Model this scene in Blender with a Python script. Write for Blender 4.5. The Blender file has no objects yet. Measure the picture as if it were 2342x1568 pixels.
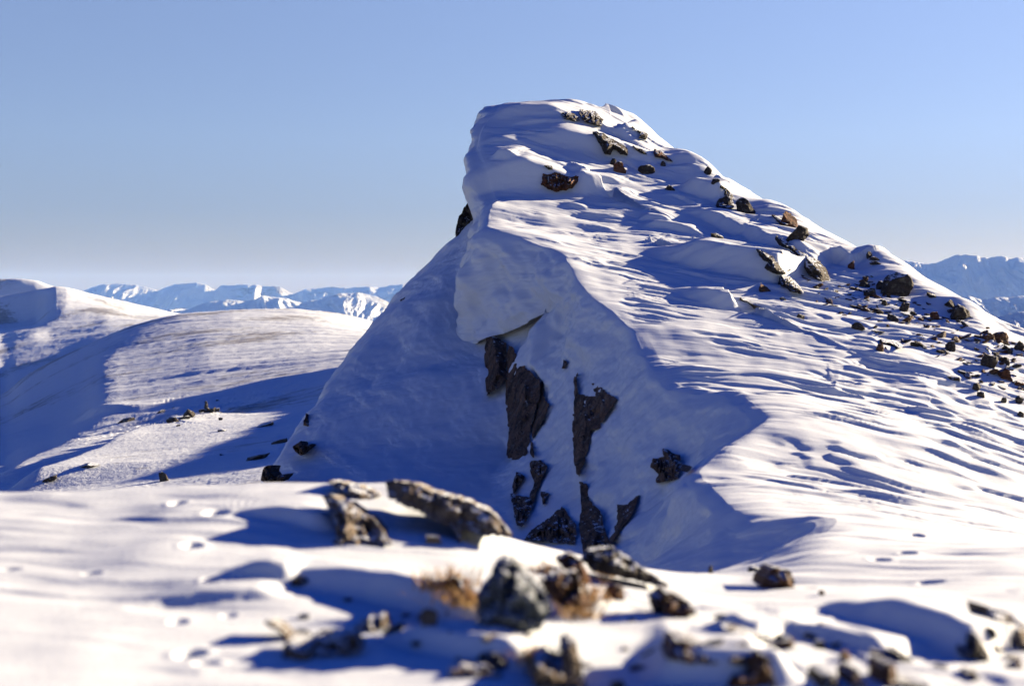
import bpy, bmesh, math, random
import numpy as np
from mathutils import Vector, Matrix

sc = bpy.context.scene
C = sc.collection

# ------------------------------------------------------------------ camera
CX, VH, F = 1171.0, 675.0, 50.0/36.0*2342.0
cam_d = bpy.data.cameras.new("camera")
cam = bpy.data.objects.new("camera", cam_d)
C.objects.link(cam)
cam.location = (0, 0, 0)
cam.rotation_euler = (math.radians(90), 0, 0)
cam_d.lens = 50
cam_d.sensor_width = 36
cam_d.shift_y = -(784.0-VH)/2342.0
cam_d.clip_start = 0.1
cam_d.clip_end = 90000
cam_d.dof.use_dof = True
cam_d.dof.focus_distance = 65
cam_d.dof.aperture_fstop = 1.0
sc.camera = cam

# ------------------------------------------------------------------ sun and sky
SUN_AZ, SUN_EL = 60.0, 15.5
sa, se = math.radians(SUN_AZ), math.radians(SUN_EL)
SUN = Vector((math.sin(sa)*math.cos(se), math.cos(sa)*math.cos(se), math.sin(se)))
sun_d = bpy.data.lights.new("sun", 'SUN')
sun_d.energy = 5.0
sun_d.angle = math.radians(0.5)
sun_d.color = (1.0, 0.805, 0.56)
sun = bpy.data.objects.new("sun", sun_d)
C.objects.link(sun)
sun.rotation_euler = (-SUN).to_track_quat('-Z', 'Y').to_euler()

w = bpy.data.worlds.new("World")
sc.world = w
w.use_nodes = True
nt = w.node_tree
nt.nodes.clear()
sky = nt.nodes.new('ShaderNodeTexSky')
sky.sky_type = 'NISHITA'
sky.sun_disc = False
sky.sun_elevation = se
sky.sun_rotation = sa
sky.altitude = 1800
sky.air_density = 1.0
sky.dust_density = 0.55
sky.ozone_density = 1.0
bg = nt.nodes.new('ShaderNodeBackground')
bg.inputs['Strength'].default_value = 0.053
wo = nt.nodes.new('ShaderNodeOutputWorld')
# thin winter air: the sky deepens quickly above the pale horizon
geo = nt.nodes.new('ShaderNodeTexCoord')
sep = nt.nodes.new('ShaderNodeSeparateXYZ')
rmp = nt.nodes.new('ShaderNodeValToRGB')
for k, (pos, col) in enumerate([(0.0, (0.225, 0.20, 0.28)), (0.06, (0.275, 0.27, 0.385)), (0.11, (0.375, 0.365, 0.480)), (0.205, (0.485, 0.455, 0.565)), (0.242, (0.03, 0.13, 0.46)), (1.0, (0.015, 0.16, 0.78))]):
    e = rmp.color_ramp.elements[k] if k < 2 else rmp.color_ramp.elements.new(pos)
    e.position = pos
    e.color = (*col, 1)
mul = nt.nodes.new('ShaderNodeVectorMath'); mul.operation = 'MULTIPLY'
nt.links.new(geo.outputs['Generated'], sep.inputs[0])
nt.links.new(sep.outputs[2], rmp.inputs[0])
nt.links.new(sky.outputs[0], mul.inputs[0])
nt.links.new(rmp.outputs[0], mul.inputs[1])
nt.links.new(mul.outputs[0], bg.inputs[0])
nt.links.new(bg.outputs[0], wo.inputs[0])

sc.view_settings.view_transform = 'Standard'
sc.view_settings.look = 'None'
sc.view_settings.exposure = 2.33
sc.view_settings.gamma = 1.0
sc.cycles.use_denoising = True
sc.cycles.max_bounces = 6
sc.cycles.diffuse_bounces = 1
sc.cycles.volume_bounces = 0

# ------------------------------------------------------------------ numpy helpers
def pchip(x, Y, xq):
    """monotone cubic through (x, Y[k]) along axis 0, at xq"""
    x = np.asarray(x, float); Y = np.asarray(Y, float); xq = np.asarray(xq, float)
    h = np.diff(x)
    hs = h.reshape((-1,)+(1,)*(Y.ndim-1))
    d = np.diff(Y, axis=0)/hs
    m = np.zeros_like(Y)
    if len(x) > 2:
        h0, h1 = hs[:-1], hs[1:]
        w1, w2 = 2*h1+h0, h1+2*h0
        same = d[:-1]*d[1:] > 0
        with np.errstate(divide='ignore', invalid='ignore'):
            mm = (w1+w2)/(w1/d[:-1]+w2/d[1:])
        m[1:-1] = np.where(same, mm, 0)
    m[0] = d[0]; m[-1] = d[-1]
    i = np.clip(np.searchsorted(x, xq)-1, 0, len(x)-2)
    t = ((xq-x[i])/h[i]).reshape((-1,)+(1,)*(Y.ndim-1))
    H = h[i].reshape(t.shape)
    t2, t3 = t*t, t*t*t
    return (2*t3-3*t2+1)*Y[i]+(t3-2*t2+t)*H*m[i]+(-2*t3+3*t2)*Y[i+1]+(t3-t2)*H*m[i+1]

_rs = np.random.RandomState(7)
_perm = _rs.permutation(4096)
_g3 = _rs.normal(size=(4096, 3)); _g3 /= np.linalg.norm(_g3, axis=1)[:, None]
def perlin(x, y, z=None, seed=0):
    x = np.asarray(x, np.float64); y = np.asarray(y, np.float64)
    z = np.zeros_like(x) if z is None else np.asarray(z, np.float64)
    xi, yi, zi = np.floor(x).astype(np.int64), np.floor(y).astype(np.int64), np.floor(z).astype(np.int64)
    xf, yf, zf = x-xi, y-yi, z-zi
    u, v, ww = (q*q*q*(q*(q*6-15)+10) for q in (xf, yf, zf))
    def g(dx, dy, dz):
        hh = _perm[(_perm[(_perm[(xi+dx+seed*131) & 4095]+yi+dy) & 4095]+zi+dz) & 4095]
        G = _g3[hh]
        return G[..., 0]*(xf-dx)+G[..., 1]*(yf-dy)+G[..., 2]*(zf-dz)
    lerp = lambda a, b, t: a+(b-a)*t
    a = lerp(lerp(g(0,0,0), g(1,0,0), u), lerp(g(0,1,0), g(1,1,0), u), v)
    b = lerp(lerp(g(0,0,1), g(1,0,1), u), lerp(g(0,1,1), g(1,1,1), u), v)
    return lerp(a, b, ww)*1.5
def fbm(x, y, z=None, o=4, seed=0, lac=2.03, gain=0.5):
    s = 0; a = 1.0
    for k in range(o):
        s = s+a*perlin(x*lac**k, y*lac**k, None if z is None else z*lac**k, seed+k)
        a *= gain
    return s
def ridged(x, y, o=5, seed=0, gain=0.5, lac=2.1):
    s = 0; a = 1.0; wgt = 1.0
    for k in range(o):
        n = (1-np.abs(perlin(x*lac**k, y*lac**k, None, seed+k)))**2
        s = s+a*n*wgt
        wgt = np.clip(n*1.6, 0, 1)
        a *= gain
    return s
def sstep(a, b, x):
    t = np.clip((x-a)/(b-a), 0, 1)
    return t*t*(3-2*t)
def crop(x0, y0, k):
    """readings taken off an enlarged view -> picture coordinates"""
    return lambda pts: [((x0+a/k)/1.0675, (y0+b/k)/1.0675) for a, b in pts]

# ------------------------------------------------------------------ materials
def new_mat(name):
    m = bpy.data.materials.new(name); m.use_nodes = True
    n = m.node_tree; n.nodes.clear()
    out = n.nodes.new('ShaderNodeOutputMaterial')
    p = n.nodes.new('ShaderNodeBsdfPrincipled')
    n.links.new(p.outputs[0], out.inputs[0])
    return m, n, p
def node(n, t, **kw):
    x = n.nodes.new(t)
    for k, v in kw.items():
        if k.startswith('i_'):
            x.inputs[int(k[2:]) if k[2:].isdigit() else k[2:]].default_value = v
        else:
            setattr(x, k, v)
    return x

def snow_material(name, col, scale, bump, dist, rough=0.65):
    m, n, p = new_mat(name)
    p.inputs['Base Color'].default_value = (*col, 1)
    p.inputs['Roughness'].default_value = rough
    p.inputs['Specular IOR Level'].default_value = 0.25
    tc = node(n, 'ShaderNodeTexCoord')
    mp = node(n, 'ShaderNodeMapping')
    mp.inputs['Scale'].default_value = (0.35*scale, 1.4*scale, 1.2*scale)
    n1 = node(n, 'ShaderNodeTexNoise', i_Scale=1.0, i_Detail=7.0, i_Roughness=0.6)
    n2 = node(n, 'ShaderNodeTexNoise', i_Scale=scale*14, i_Detail=3.0, i_Roughness=0.7)
    mx = node(n, 'ShaderNodeMath', operation='MULTIPLY_ADD', i_1=0.25)
    n.links.new(tc.outputs['Object'], mp.inputs[0])
    n.links.new(mp.outputs[0], n1.inputs['Vector'])
    n.links.new(tc.outputs['Object'], n2.inputs['Vector'])
    n.links.new(n2.outputs[0], mx.inputs[0])
    n.links.new(n1.outputs[0], mx.inputs[2])
    b = node(n, 'ShaderNodeBump', i_Strength=bump, i_Distance=dist)
    n.links.new(mx.outputs[0], b.inputs['Height'])
    n.links.new(b.outputs[0], p.inputs['Normal'])
    return m
M_snow = snow_material('wind_packed_snow', (0.455, 0.50, 0.545), 2.0, 0.35, 0.05)
M_far = snow_material('distant_snow', (0.455, 0.50, 0.545), 0.09, 0.5, 1.2)
def scoured(m, sc1, sc2, th):
    n = m.node_tree; p = next(x for x in n.nodes if x.type == 'BSDF_PRINCIPLED')
    col = p.inputs['Base Color'].default_value[:]
    tc = node(n, 'ShaderNodeTexCoord')
    a = node(n, 'ShaderNodeTexNoise', i_Scale=sc1, i_Detail=3.0); b = node(n, 'ShaderNodeTexNoise', i_Scale=sc2, i_Detail=5.0, i_Roughness=.75)
    mp = node(n, 'ShaderNodeMapping'); mp.inputs['Scale'].default_value = (.5, 1.6, 1)
    n.links.new(tc.outputs['Object'], a.inputs['Vector']); n.links.new(tc.outputs['Object'], mp.inputs[0]); n.links.new(mp.outputs[0], b.inputs['Vector'])
    ad = node(n, 'ShaderNodeMath', operation='MULTIPLY_ADD', i_1=.8); n.links.new(b.outputs[0], ad.inputs[0]); n.links.new(a.outputs[0], ad.inputs[2])
    mr = node(n, 'ShaderNodeMapRange', clamp=True); mr.inputs[1].default_value = th; mr.inputs[2].default_value = th+.09; mr.inputs[4].default_value = .75
    n.links.new(ad.outputs[0], mr.inputs[0])
    mx = node(n, 'ShaderNodeMix', data_type='RGBA'); mx.inputs[6].default_value = col; mx.inputs[7].default_value = (.10, .085, .07, 1)
    n.links.new(mr.outputs[0], mx.inputs[0]); n.links.new(mx.outputs[2], p.inputs['Base Color'])
scoured(M_far, .014, .25, .985)
M_mtn = snow_material('mountain_snow', (0.43, 0.475, 0.52), 0.004, 0.8, 45)
scoured(M_mtn, .0006, .006, 1.0)

def sheet_mesh(name, P, mat, kind='structure', closed=False):
    R, K = P.shape[:2]
    me = bpy.data.meshes.new(name)
    nv = R*K
    idx = np.arange(nv).reshape(R, K)
    q = np.stack([idx[:-1, :-1], idx[:-1, 1:], idx[1:, 1:], idx[1:, :-1]], -1).reshape(-1, 4)
    me.vertices.add(nv); me.vertices.foreach_set('co', P.reshape(-1).astype(np.float32))
    me.loops.add(q.size); me.loops.foreach_set('vertex_index', q.reshape(-1).astype(np.int32))
    me.polygons.add(len(q))
    me.polygons.foreach_set('loop_start', np.arange(0, q.size, 4, dtype=np.int32))
    me.polygons.foreach_set('loop_total', np.full(len(q), 4, np.int32))
    me.polygons.foreach_set('use_smooth', np.ones(len(q), bool))
    me.update(calc_edges=True)
    me.materials.append(mat)
    o = bpy.data.objects.new(name, me)
    C.objects.link(o)
    o['kind'] = kind
    return o

def project(P):
    return CX+F*P[..., 0]/P[..., 1], VH-F*P[..., 2]/P[..., 1]
def world(u, v, y):
    return ((u-CX)/F*y, y, (VH-v)/F*y)

class Depth:
    """which point of a sheet shows at a place of the picture (used to set things down on the snow)"""
    def __init__(self, P, cell=4.0):
        self.c = cell
        U, V = project(P)
        self.U, self.V, self.P, self.rows = U, V, P.copy(), P[:, 0, 1].copy()
        W, H = int(2700/cell), int(2000/cell)
        i = ((U+150)/cell).astype(np.int64); j = ((V+100)/cell).astype(np.int64)
        ok = (i >= 0)&(i < W)&(j >= 0)&(j < H)
        z = np.full(W*H, 1e9)
        np.minimum.at(z, (j*W+i)[ok], P[..., 1][ok])
        z = z.reshape(H, W)
        for _ in range(3):
            bad = z > 1e8
            if not bad.any(): break
            s = np.zeros_like(z); c = np.zeros_like(z)
            for dj in (-1, 0, 1):
                for di in (-1, 0, 1):
                    zz = np.roll(np.roll(z, dj, 0), di, 1); g = zz < 1e8
                    s += np.where(g, zz, 0); c += g
            z = np.where(bad & (c > 1), s/np.maximum(c, 1), z)
        zp = np.pad(z, 1, constant_values=1e9)
        z = np.min([zp[j:j+H, i:i+W] for j in range(3) for i in range(3)], axis=0)
        self.z = z
    def y(self, u, v):
        i = np.clip(((np.asarray(u)+150)/self.c).astype(int), 0, self.z.shape[1]-1)
        j = np.clip(((np.asarray(v)+100)/self.c).astype(int), 0, self.z.shape[0]-1)
        return self.z[j, i]
    def at(self, u, v):
        for dv in (0, 2, -2, 4, 6, 9, 13, 18, 25):
            y = float(self.y(u, v+dv))
            if y < 1e8:
                v = v+dv; break
        else:
            return None
        r0, r1 = np.searchsorted(self.rows, [y*0.985, y*1.03])     # refine on the mesh itself
        U, V, Yv = self.U[r0:r1], self.V[r0:r1], self.P[r0:r1, :, 1]
        m = (np.abs(U-u) < 7)&(np.abs(V-v) < 7)
        if m.sum() > 2:
            w_ = 1/(0.3+(U[m]-u)**2+(V[m]-v)**2)**1.5
            y = float((w_*Yv[m]).sum()/w_.sum())
        return Vector(world(u, v, y))

def drift(P, D, pts, h, L, wid=0.08, raise_=0.25, Lw=None, taper=0.25, side=None, inner=False):
    """wind scarp: along a line of picture points the snow stands h high on the windward side and is scooped out on the lee"""
    pts = np.asarray(pts, float)
    # densify
    seg = np.hypot(*np.diff(pts, axis=0).T); tt = np.r_[0, np.cumsum(seg)]
    n = max(8, int(tt[-1]/9))
    q = np.linspace(0, tt[-1], n)
    pu = np.interp(q, tt, pts[:, 0]); pv = np.interp(q, tt, pts[:, 1])
    w_ = [D.at(a, b) for a, b in zip(pu, pv)]
    w_ = np.array([(p.x, p.y) for p in w_ if p is not None])
    if len(w_) < 3: return
    for _ in range(3):
        hw = max(1, len(w_)//(7 if w_[0, 1] < 90 else 5)); k = np.ones(2*hw+1)/(2*hw+1)
        f = w_[0]*2-w_[hw:0:-1]; b = w_[-1]*2-w_[-2:-2-hw:-1]
        pad = np.vstack([f, w_, b])
        w_ = np.stack([np.convolve(pad[:, 0], k, 'valid'), np.convolve(pad[:, 1], k, 'valid')], 1)
    Lw = Lw or L*1.2
    ym_ = float(np.median(w_[:, 1])) if len(w_) else 0
    if ym_ < 90: wid = max(wid, .09 if ym_ < 14.5 else .22 if ym_ < 31 else .15)
    m = 3.0*max(L, Lw)
    lo, hi = w_.min(0)-m, w_.max(0)+m
    X, Y = P[..., 0], P[..., 1]
    msk = (X > lo[0])&(X < hi[0])&(Y > lo[1])&(Y < hi[1])
    if not msk.any(): return
    x, y = X[msk], Y[msk]
    ws = .10*L; fq = .9/L                       # the scarp edge wanders
    x, y = x+ws*fbm(x*fq, y*fq, None, 3, 3, gain=.45), y+ws*fbm(x*fq+9, y*fq+5, None, 3, 4, gain=.45)
    best = np.full(x.shape, 1e18); sgn = np.zeros_like(x); arc = np.zeros_like(x)
    sl = np.hypot(*np.diff(w_, axis=0).T); ac = np.r_[0, np.cumsum(sl)]
    lee = np.array(side if side is not None else (-SUN.x, -SUN.y)); lee = lee/np.linalg.norm(lee)
    for k in range(len(w_)-1):
        a, b = w_[k], w_[k+1]; d = b-a; l2 = d@d
        if l2 < 1e-10: continue
        t = np.clip(((x-a[0])*d[0]+(y-a[1])*d[1])/l2, 0, 1)
        ex, ey = x-(a[0]+t*d[0]), y-(a[1]+t*d[1])
        dd = ex*ex+ey*ey
        nrm = np.array([-d[1], d[0]])
        if nrm@lee < 0: nrm = -nrm
        s = ex*nrm[0]+ey*nrm[1]
        up = dd < best
        best = np.where(up, dd, best); sgn = np.where(up, s, sgn); arc = np.where(up, ac[k]+t*sl[k], arc)
    d = np.sqrt(best)
    T = ac[-1]; e0, e1 = taper if isinstance(taper, tuple) else (taper, taper)
    tp = sstep(0, e0*T, arc)*sstep(0, e1*T, T-arc)
    isl = sgn > 0
    Lt = L
    if inner:      # the line is the foot of the step, which climbs on the windward side
        prof = np.where(isl, -(1-raise_)*(1-sstep(-.6, 1, d/Lt))/.7, -(1-raise_)+sstep(0, wid, d)*np.exp(-(np.maximum(d-wid, 0)/Lw)**1.3))
        prof = np.where(~isl & (raise_ < 1), -(1-raise_)*np.exp(-d/Lw)+raise_*sstep(0, wid, d)*np.exp(-(np.maximum(d-wid, 0)/Lw)**1.3), prof)
    else:
        prof = np.where(isl, raise_*(1-sstep(0, wid, d))-(1-raise_)*sstep(0, wid, d)*(1-sstep(-.6, 1, d/Lt))/0.70, raise_*np.exp(-d/Lw))
    dz = h*tp*prof
    Z = P[..., 2]; zz = Z[msk]; zz += dz; Z[msk] = zz

# ------------------------------------------------------------------ the ridge: one cross-section per depth
# every section runs from the hidden left foot over apron, wall, cornice and crest to the far right flank
STD = [-1500, -350, 150, 450, 700, 880, 1030, 1150, 1260, 1400, 1550, 1700, 1900, 2120, 2400, 3100, 5200]
def flat(y, pts):
    a = np.array(pts, float)
    return (y, [(u, float(np.interp(u, a[:, 0], a[:, 1]))) for u in STD])
SL = [
 flat(4.0, [(0,2100),(2342,2110)]),
 flat(5.5, [(0,1740),(1200,1745),(2342,1760)]),
 flat(6.5, [(0,1590),(1200,1600),(2342,1620)]),
 flat(8.0, [(0,1430),(1200,1440),(2342,1480)]),
 flat(9.0, [(0,1345),(700,1345),(1200,1375),(2342,1420)]),
 flat(10., [(0,1280),(600,1275),(1200,1320),(1700,1375),(2342,1385)]),
 flat(11., [(-300,1215),(0,1215),(600,1205),(1000,1230),(1200,1285),(1500,1335),(1750,1355),(2342,1350)]),
 flat(12., [(-300,1160),(0,1160),(600,1145),(1000,1160),(1180,1250),(1340,1290),(1500,1318),(1750,1338),(2342,1318)]),
 flat(13., [(-300,1120),(0,1122),(380,1127),(480,1108),(640,1104),(760,1100),(900,1103),(1040,1145),(1160,1225),(1320,1258),(1500,1302),(1700,1322),(2342,1290)]),
 flat(13.8, [(-300,1150),(0,1150),(640,1150),(900,1165),(1160,1270),(1320,1310),(1500,1315),(1700,1312),(1850,1290),(2342,1268)]),
 flat(15., [(-300,1290),(640,1300),(900,1320),(1160,1400),(1400,1360),(1560,1322),(1700,1303),(1850,1262),(2342,1242)]),
 (17., [(-1500,1900),(-300,1700),(150,1600),(450,1600),(700,1600),(900,1590),(1050,1560),(1200,1500),(1400,1400),(1580,1335),(1730,1288),(1800,1255),(1900,1225),(2100,1210),(2400,1200),(3200,1230),(5000,1500)]),
 (19.3,[(-1500,2100),(-300,1900),(150,1750),(450,1700),(700,1650),(900,1600),(1100,1540),(1300,1450),(1500,1350),(1680,1280),(1858,1190),(1900,1181),(2000,1172),(2180,1165),(2420,1160),(3200,1190),(5000,1500)]),
 (20.5,[(-1500,2200),(-300,1950),(150,1800),(450,1720),(700,1650),(900,1600),(1100,1530),(1300,1430),(1480,1330),(1610,1268),(1695,1223),(1780,1180),(1950,1152),(2150,1145),(2420,1140),(3200,1175),(5000,1500)]),
 (23., [(-1500,2300),(-300,2000),(150,1800),(450,1700),(700,1620),(900,1560),(1100,1490),(1300,1390),(1460,1310),(1570,1238),(1624,1177),(1700,1142),(1850,1120),(2100,1105),(2430,1100),(3200,1140),(5000,1500)]),
 (26.5,[(-1500,2400),(-300,2000),(150,1750),(450,1620),(700,1540),(900,1480),(1100,1430),(1300,1360),(1450,1300),(1530,1210),(1564,1098),(1650,1070),(1800,1052),(2100,1045),(2440,1048),(3200,1110),(5000,1520)]),
 (28., [(-1500,2450),(-300,2000),(150,1700),(450,1560),(700,1480),(900,1430),(1100,1380),(1280,1320),(1430,1270),(1530,1160),(1612,1048),(1680,1020),(1830,1008),(2100,1005),(2440,1020),(3200,1100),(5000,1540)]),
 (30.5,[(-1500,2500),(-300,1950),(200,1600),(450,1470),(700,1390),(900,1360),(1080,1330),(1260,1290),(1410,1250),(1560,1100),(1720,962),(1770,942),(1880,932),(2100,930),(2440,962),(3200,1080),(5000,1560)]),
 (33., [(-1500,2500),(-300,1880),(300,1480),(500,1370),(700,1310),(900,1290),(1080,1275),(1230,1260),(1370,1200),(1500,1050),(1645,905),(1720,890),(1850,878),(2100,878),(2440,915),(3200,1060),(5000,1580)]),
 (34.5,[(-1500,2500),(-300,1850),(350,1420),(540,1300),(700,1255),(900,1240),(1080,1235),(1220,1220),(1350,1130),(1440,1010),(1525,888),(1650,862),(1820,850),(2100,852),(2440,890),(3200,1050),(5000,1600)]),
 (36., [(-1500,2500),(-300,1800),(400,1370),(560,1240),(720,1205),(900,1195),(1080,1195),(1210,1170),(1330,1060),(1415,960),(1492,842),(1620,828),(1800,822),(2100,830),(2440,870),(3200,1050),(5000,1620)]),
 (38.5,[(-1500,2500),(-300,1750),(450,1300),(580,1170),(740,1135),(920,1120),(1100,1125),(1210,1080),(1300,960),(1375,860),(1450,760),(1560,758),(1750,765),(2080,785),(2420,835),(3100,1040),(5000,1640)]),
 (40., [(-1500,2500),(-300,1700),(480,1260),(600,1130),(760,1095),(930,1080),(1130,1080),(1215,1010),(1278,900),(1340,800),(1405,715),(1500,718),(1700,735),(2030,760),(2380,805),(3000,1000),(5000,1660)]),
 (41.5,[(-1500,2500),(-300,1650),(510,1220),(625,1095),(780,1055),(940,1035),(1150,1030),(1215,950),(1265,850),(1310,760),(1350,675),(1450,682),(1650,702),(1980,730),(2290,768),(2900,960),(5000,1680)]),
 (43., [(-1500,2500),(-300,1600),(540,1180),(655,1045),(800,1000),(950,970),(1150,940),(1200,870),(1255,790),(1290,715),(1322,640),(1420,652),(1620,672),(1940,700),(2220,735),(2800,920),(5000,1680)]),
 (44., [(-1500,2500),(-300,1580),(560,1150),(690,985),(820,950),(960,915),(1140,890),(1190,800),(1292,668),(1270,698),(1303,607),(1400,625),(1600,650),(1900,675),(2160,700),(2700,890),(5000,1680)]),
 (45.2,[(-1500,2500),(-300,1560),(600,1100),(720,945),(850,900),(970,865),(1150,830),(1258,690),(1205,737),(1228,645),(1290,582),(1400,600),(1580,622),(1850,645),(2095,668),(2600,870),(5000,1680)]),
 (46.5,[(-1500,2500),(-300,1540),(630,1050),(755,895),(870,860),(980,830),(1110,805),(1185,732),(1112,774),(1140,640),(1228,555),(1380,578),(1560,602),(1820,625),(2062,640),(2550,860),(5000,1680)]),
 (48., [(-1500,2500),(-300,1520),(680,980),(800,838),(900,800),(990,770),(1080,760),(1128,722),(1050,788),(1036,690),(1135,522),(1340,552),(1530,572),(1780,592),(2010,604),(2500,850),(5000,1680)]),
 (50., [(-1500,2500),(-300,1500),(740,900),(865,752),(950,712),(1015,690),(1066,680),(1088,670),(1042,715),(1058,630),(1118,510),(1320,528),(1500,540),(1750,558),(1955,577),(2460,840),(5000,1680)]),
 (52., [(-1500,2500),(-300,1480),(800,820),(930,680),(990,645),(1030,625),(1070,600),(1092,590),(1085,600),(1098,545),(1126,470),(1300,490),(1500,508),(1700,520),(1862,535),(2420,820),(5000,1680)]),
 (53., [(-1500,2500),(-300,1460),(820,790),(955,650),(1005,620),(1040,600),(1075,575),(1095,560),(1088,565),(1097,525),(1140,458),(1250,468),(1400,478),(1620,492),(1828,513),(2400,810),(5000,1680)]),
 (54.6,[(-1500,2500),(-300,1460),(860,750),(1000,598),(1035,575),(1055,562),(1080,535),(1098,520),(1090,515),(1092,470),(1128,440),(1195,434),(1270,437),(1420,448),(1770,488),(2360,795),(5000,1680)]),
 (55.2,[(-1500,2500),(-300,1460),(880,730),(1025,565),(1045,550),(1062,535),(1083,515),(1096,500),(1085,490),(1078,440),(1117,385),(1187,367),(1246,380),(1400,428),(1740,470),(2330,790),(5000,1680)]),
 (56.5,[(-1500,2500),(-300,1460),(900,700),(1047,540),(1060,525),(1072,512),(1086,498),(1094,480),(1082,460),(1075,410),(1103,354),(1180,344),(1270,364),(1420,402),(1680,446),(2290,780),(5000,1680)]),
 (58., [(-1500,2500),(-300,1460),(930,690),(1060,560),(1068,540),(1076,520),(1086,495),(1090,470),(1080,430),(1078,370),(1094,330),(1158,311),(1260,330),(1365,353),(1622,402),(2250,770),(5000,1680)]),
 (58.6,[(-1500,2500),(-300,1460),(940,695),(1064,565),(1072,545),(1080,525),(1088,495),(1093,460),(1086,410),(1086,355),(1097,312),(1200,303),(1275,296),(1350,308),(1600,390),(2230,765),(5000,1680)]),
 (60., [(-1500,2500),(-300,1460),(950,700),(1070,570),(1078,550),(1084,530),(1092,500),(1096,450),(1094,390),(1098,330),(1117,276),(1200,271),(1277,270),(1390,303),(1548,362),(2200,760),(5000,1680)]),
 (60.7,[(-1500,2500),(-300,1460),(960,710),(1074,585),(1084,560),(1090,535),(1096,500),(1099,445),(1097,375),(1108,305),(1138,254),(1190,241),(1250,240),(1330,262),(1530,350),(2180,760),(5000,1680)]),
 (62.5,[(-1500,2500),(-300,1460),(970,720),(1080,600),(1090,570),(1096,540),(1100,500),(1102,440),(1102,370),(1115,300),(1147,243),(1210,235),(1270,233),(1390,268),(1500,325),(2150,760),(5000,1680)]),
 (65., [(-1500,2500),(-300,1450),(980,740),(1090,620),(1100,590),(1106,560),(1110,500),(1114,430),(1118,340),(1128,270),(1155,239),(1230,233),(1300,228),(1380,242),(1440,262),(2100,760),(5000,1680)]),
 (67., [(-1500,2500),(-300,1450),(990,760),(1100,650),(1110,620),(1116,590),(1120,520),(1130,440),(1150,340),(1170,300),(1200,280),(1250,270),(1310,262),(1380,270),(1430,290),(2080,760),(5000,1680)]),
 (72., [(-1500,2500),(-300,1500),(990,850),(1100,750),(1110,720),(1130,690),(1150,640),(1160,600),(1180,560),(1200,520),(1230,480),(1280,460),(1320,450),(1380,460),(1420,500),(2000,800),(5000,1680)]),
 (85., [(-1500,2400),(-300,1600),(800,1200),(1000,1100),(1050,1050),(1100,1000),(1120,960),(1150,920),(1180,900),(1200,880),(1230,860),(1280,850),(1320,850),(1380,860),(1420,880),(2000,1000),(5000,1700)]),
 (120.,[(-1500,2000),(-300,1600),(800,1500),(1000,1450),(1050,1450),(1100,1450),(1120,1450),(1150,1450),(1180,1450),(1200,1450),(1230,1450),(1280,1450),(1320,1450),(1380,1450),(1420,1450),(2000,1500),(5000,1600)]),
]
for k, (y, sl) in enumerate(SL):
    if 34 <= y <= 80:
        if y < 50: sl[2] = (sl[2][0]+26, sl[2][1])
        u, v = sl[2]
        sl[1] = (u-45, v+260); sl[0] = (u-420, v+1100)
SEG = [16, 30, 90, 100, 70, 60, 55, 50, 55, 70, 150, 140, 130, 140, 60, 16]
ys = np.array([s[0] for s in SL])
nodes = np.array([[((u-CX)/F*y, (VH-v)/F*y) for u, v in s] for y, s in SL])
rows = np.concatenate([np.linspace(4, 6.3, 16, endpoint=False), np.linspace(6.3, 15, 260, endpoint=False),
                       np.linspace(15, 30, 290, endpoint=False), np.linspace(30, 46, 390, endpoint=False), np.linspace(46, 67, 330, endpoint=False),
                       np.linspace(67, 120, 30)])
N = pchip(ys, nodes, rows)                       # rows x 17 x 2
tq = np.concatenate([k+np.arange(n)/n for k, n in enumerate(SEG)]+[[len(SEG)]])
XZ = pchip(np.arange(17), np.transpose(N, (1, 0, 2)), tq)   # cols x rows x 2
XZ = np.transpose(XZ, (1, 0, 2))
P = np.empty(XZ.shape[:2]+(3,))
P[..., 0] = XZ[..., 0]; P[..., 2] = XZ[..., 1]; P[..., 1] = rows[:, None]
T = np.broadcast_to(tq[None, :], P.shape[:2])
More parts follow.
